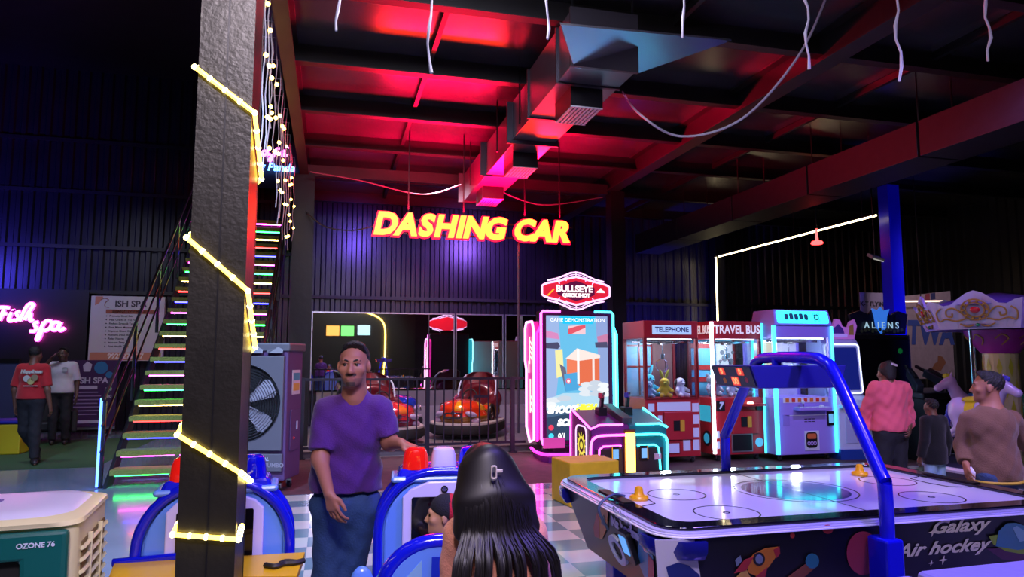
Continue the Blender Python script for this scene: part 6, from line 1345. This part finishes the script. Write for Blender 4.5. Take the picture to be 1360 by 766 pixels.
# cafe sign
t = thing('neon_sign', 'pink and blue neon cafe sign glowing behind the icicle lights', 'sign', (-1.4, 17.0, 6.2))
T0 = Matrix.Translation((1.4, -17.0, -6.2)); k = 90/406
cafe = [[(66, 152), (40, 150), (26, 180), (34, 214), (62, 200)], [(112, 182), (88, 184), (80, 206), (98, 208), (116, 184), (112, 206), (132, 200)], [(188, 168), (168, 172), (150, 214), (132, 242), (124, 232), (146, 206), (182, 192)], [(192, 204), (218, 196), (214, 182), (196, 192), (200, 212), (244, 206)], [(222, 170), (240, 160)]]
b = MB(T0)
for s_ in cafe: b.tube(catmull([tuple(atY(330+x*k, 160+y*k, 16.95)) for x, y in s_], 6), .028, glow('cafe_pink', (1, .15, .85), 5), 6)
b.build('pink_lettering', t, smooth=True)
b = MB(T0); v, f = text_geom('ing Panda', .26, .01, .2, .006); q = atY(330+146*k, 160+280*k, 16.95); b.add(v, f, glow('cafe_blue', (.10, .30, 1), 7), face(q))
b.build('blue_lettering', t)
b = MB(); b.bb((-1.1, .06, -.6), (.9, .10, .6), mat('cafe_board', '#0e0d14', .5)); b.build('backing_board', t)

# small fairground carousel
CXX, CYY = 8.97, 7.62
t = thing('carousel', 'small carousel with a white and gold jewelled canopy and magenta centre column', 'carousel', (CXX, CYY, 0))
m_gold = mat('gold_paint', '#a8853c', .35, .4); m_cw = mat('carousel_white', '#b9b4d8', .35); m_cmag = mat('carousel_magenta', '#8a2080', .4); m_cviol = mat('carousel_violet', '#7a50c0', .4)
b = MB(); b.lathe([(1.0, 0), (1.02, .12), (.98, .16), (.05, .17)], mat('platform_dark', '#2a2440', .4), 32); b.lathe([(1.03, .10), (1.045, .13), (1.03, .16)], m_cw, 32); b.build('platform', t, smooth=True)
N8 = 6; r0, r1, z0_, z1_ = .92, 1.08, 1.98, 2.33; off = .96
canopy = MB()
for i in range(N8):
    a0, a1 = off+2*PI*i/N8, off+2*PI*(i+1)/N8; n = 12; lo = []; hi = []
    A0, A1 = V3(r0*math.cos(a0), r0*math.sin(a0), z0_), V3(r0*math.cos(a1), r0*math.sin(a1), z0_); B0, B1 = V3(r1*math.cos(a0), r1*math.sin(a0), z1_), V3(r1*math.cos(a1), r1*math.sin(a1), z1_)
    for j in range(n+1):
        u = j/n; lo.append(A0.lerp(A1, u)); q = B0.lerp(B1, u); q.z += .12*math.exp(-((u-.5)/.15)**2)-.08*math.exp(-((u-.20)/.1)**2)-.08*math.exp(-((u-.80)/.1)**2)+.03; hi.append(q)
    inn = V3(-math.cos((a0+a1)/2), -math.sin((a0+a1)/2), 0)*.03
    vs_ = lo+hi+[p+inn for p in lo]+[p+inn for p in hi]; m = n+1; fs = []
    for j in range(n): fs += [(j, j+1, m+j+1, m+j), (2*m+j+1, 2*m+j, 3*m+j, 3*m+j+1), (m+j, m+j+1, 3*m+j+1, 3*m+j), (j+1, j, 2*m+j, 2*m+j+1)]
    fs += [(0, m, 3*m, 2*m), (n, 2*m+n, 3*m+n, m+n)]
    b = MB(); b.add(vs_, fs, m_cw if i % 2 == 0 else mat('carousel_lilac', '#a593dc', .35)); pn = b.build('canopy_panel', t)
    # ornament on the panel
    U = (A1-A0).normalized(); Wd = (A1-A0).length; up = ((B0+B1)/2-(A0+A1)/2).normalized(); nn = U.cross(up)
    if nn.dot(inn) > 0: nn = -nn
    ctr = (A0+A1)/2; PM = Matrix(((U.x, up.x, nn.x, ctr.x), (U.y, up.y, nn.y, ctr.y), (U.z, up.z, nn.z, ctr.z), (0, 0, 0, 1)))
    b = MB(PM); g = .012
    for r_ in (.10, .145): b.tube([(r_*1.1*math.cos(a), .27+r_*math.sin(a), g) for a in [k_*PI/10 for k_ in range(20)]], .011, m_gold, 5, closed=True)
    for k_ in range(10): b.sph((.125*1.1*math.cos(k_*PI/5), .27+.125*math.sin(k_*PI/5), g), .020, m_gold, 6)
    for s in (-1, 1):
        b.tube(catmull([(s*.15, .22, g), (s*.24, .30, g), (s*.33, .28, g), (s*.34, .20, g), (s*.28, .18, g), (s*.27, .23, g)], 4), .012, m_gold, 5)
        b.tube(catmull([(s*.12, .15, g), (s*.24, .12, g), (s*.36, .15, g), (s*.44, .12, g), (s*.46, .24, g), (s*.40, .30, g)], 4), .011, m_gold, 5)
        b.tube(catmull([(s*.04, .06, g), (s*.12, .04, g), (s*.20, .08, g)], 4), .010, m_gold, 5)
    b.build('gilded_scroll', pn, smooth=True)
    b = MB(PM); b.sph((0, .27, g), (.060, .045, .03), mat('red_jewel', '#b01422', .1, coat=.6), 14); b.build('red_jewel', pn, smooth=True)
    b = MB(PM); b.sph((0, .06, g), (.028, .024, .02), mat('green_jewel', '#127a4a', .1, coat=.6), 12); b.build('green_jewel', pn, smooth=True)
b = MB(); b.lathe([(.95, 2.30), (.5, 2.42), (.05, 2.50)], mat('carousel_roof', '#5a3f9a', .5), 24); b.lathe([(.84, 2.0), (.3, 2.02), (.3, 2.06), (.84, 2.04)], m_cviol, 24); b.build('roof', t, smooth=True)
b = MB(); b.lathe([(.42, 1.98), (.40, 1.90), (.28, 1.74), (.22, 1.66)], m_cmag, 24)
for k_ in range(8):
    a = k_*PI/4; b.tube(catmull([(.37*math.cos(a-.2), .37*math.sin(a-.2), 1.86), (.40*math.cos(a), .40*math.sin(a), 1.92), (.38*math.cos(a+.2), .38*math.sin(a+.2), 1.86), (.30*math.cos(a), .30*math.sin(a), 1.78)], 4), .012, m_gold, 5)
b.build('column_capital', t, smooth=True)
b = MB(); b.lathe([(.21, .16), (.21, 1.68)], mat('column_cream', '#b9b080', .4), 20)
for k_ in range(10):
    for j in range(5):
        a = k_*PI/5+(j % 2)*PI/10; z = .35+j*.28; b.add([(.215*math.cos(a-.16), .215*math.sin(a-.16), z), (.219*math.cos(a), .219*math.sin(a), z-.13), (.215*math.cos(a+.16), .215*math.sin(a+.16), z), (.219*math.cos(a), .219*math.sin(a), z+.13)], [(0, 1, 2, 3)], mat('column_lime', '#a8a82c', .4))
b.build('centre_column', t)
def pony(ang, cb, cm, cs):
    R_ = .66; x, y = R_*math.cos(ang), R_*math.sin(ang)
    T = Matrix.Translation((x, y, .62)) @ Matrix.Rotation(ang+PI, 4, 'Z')
    mb = mat('pony_'+cb, cb, .3, coat=.4); K = .05
    pr = [ell((0, .0, .28), (.14, .28, .15), k=K), ell((0, -.20, .30), (.13, .13, .16), k=K), ell((0, .20, .29), (.14, .14, .16), k=K), cap((0, -.24, .38), (0, -.36, .62), .10, .07, K), cap((0, -.36, .64), (0, -.52, .54), .075, .05, K), ell((0, -.54, .53), (.045, .05, .045), k=.03)]
    for s in (-1, 1):
        pr += [cap((s*.035, -.36, .70), (s*.045, -.35, .78), .022, .008, .015), cap((s*.07, -.24, .22), (s*.07, -.36, .06), .055, .04, K), cap((s*.07, -.36, .06), (s*.07, -.28, -.10), .036, .03, .02), cap((s*.08, .24, .22), (s*.08, .20, .05), .06, .04, K), cap((s*.08, .20, .05), (s*.08, .36, -.08), .036, .03, .02)]
    pr = xfp(pr, T); o = sdf('pony', pr, .016, mb, t)
    b = MB(T); b.sph((0, 0, .42), (.13, .16, .05), mat('saddle_'+cs, cs, .35), 14); b.ring(circ(.155, 20), circ(.145, 20), -.06, .06, mat('saddle_'+cs, cs, .35), Matrix.Translation((0, 0, .28)) @ Matrix.Rotation(PI/2, 4, 'X')); b.build('saddle', o, smooth=True)
    b = MB(T); mm = mat('mane_'+cm, cm, .4)
    for i in range(6): b.sph((0, -.30-.02*i+.10*(i > 3)*0, .46+.05*i), (.03, .06, .045), mm, 8)
    for i in range(4): b.sph((0, .33+.02*i, .30-.07*i), (.04, .045, .07), mm, 8)
    b.build('mane', o, smooth=True)
    b = MB(T); b.cyl((0, 0, -.46), (0, 0, 1.40), .018, m_chrome, n=10); b.build('pole', o)
for a, c in ((3.35, ('#b9a8d8', '#3a3ac0', '#c8b82c')), (4.75, ('#5a48c8', '#b89030', '#a83848')), (1.2, ('#b890c8', '#c8b82c', '#2a60b0')), (0.2, ('#a8a8d0', '#a83848', '#2a8a6a'))): pony(a, *c)
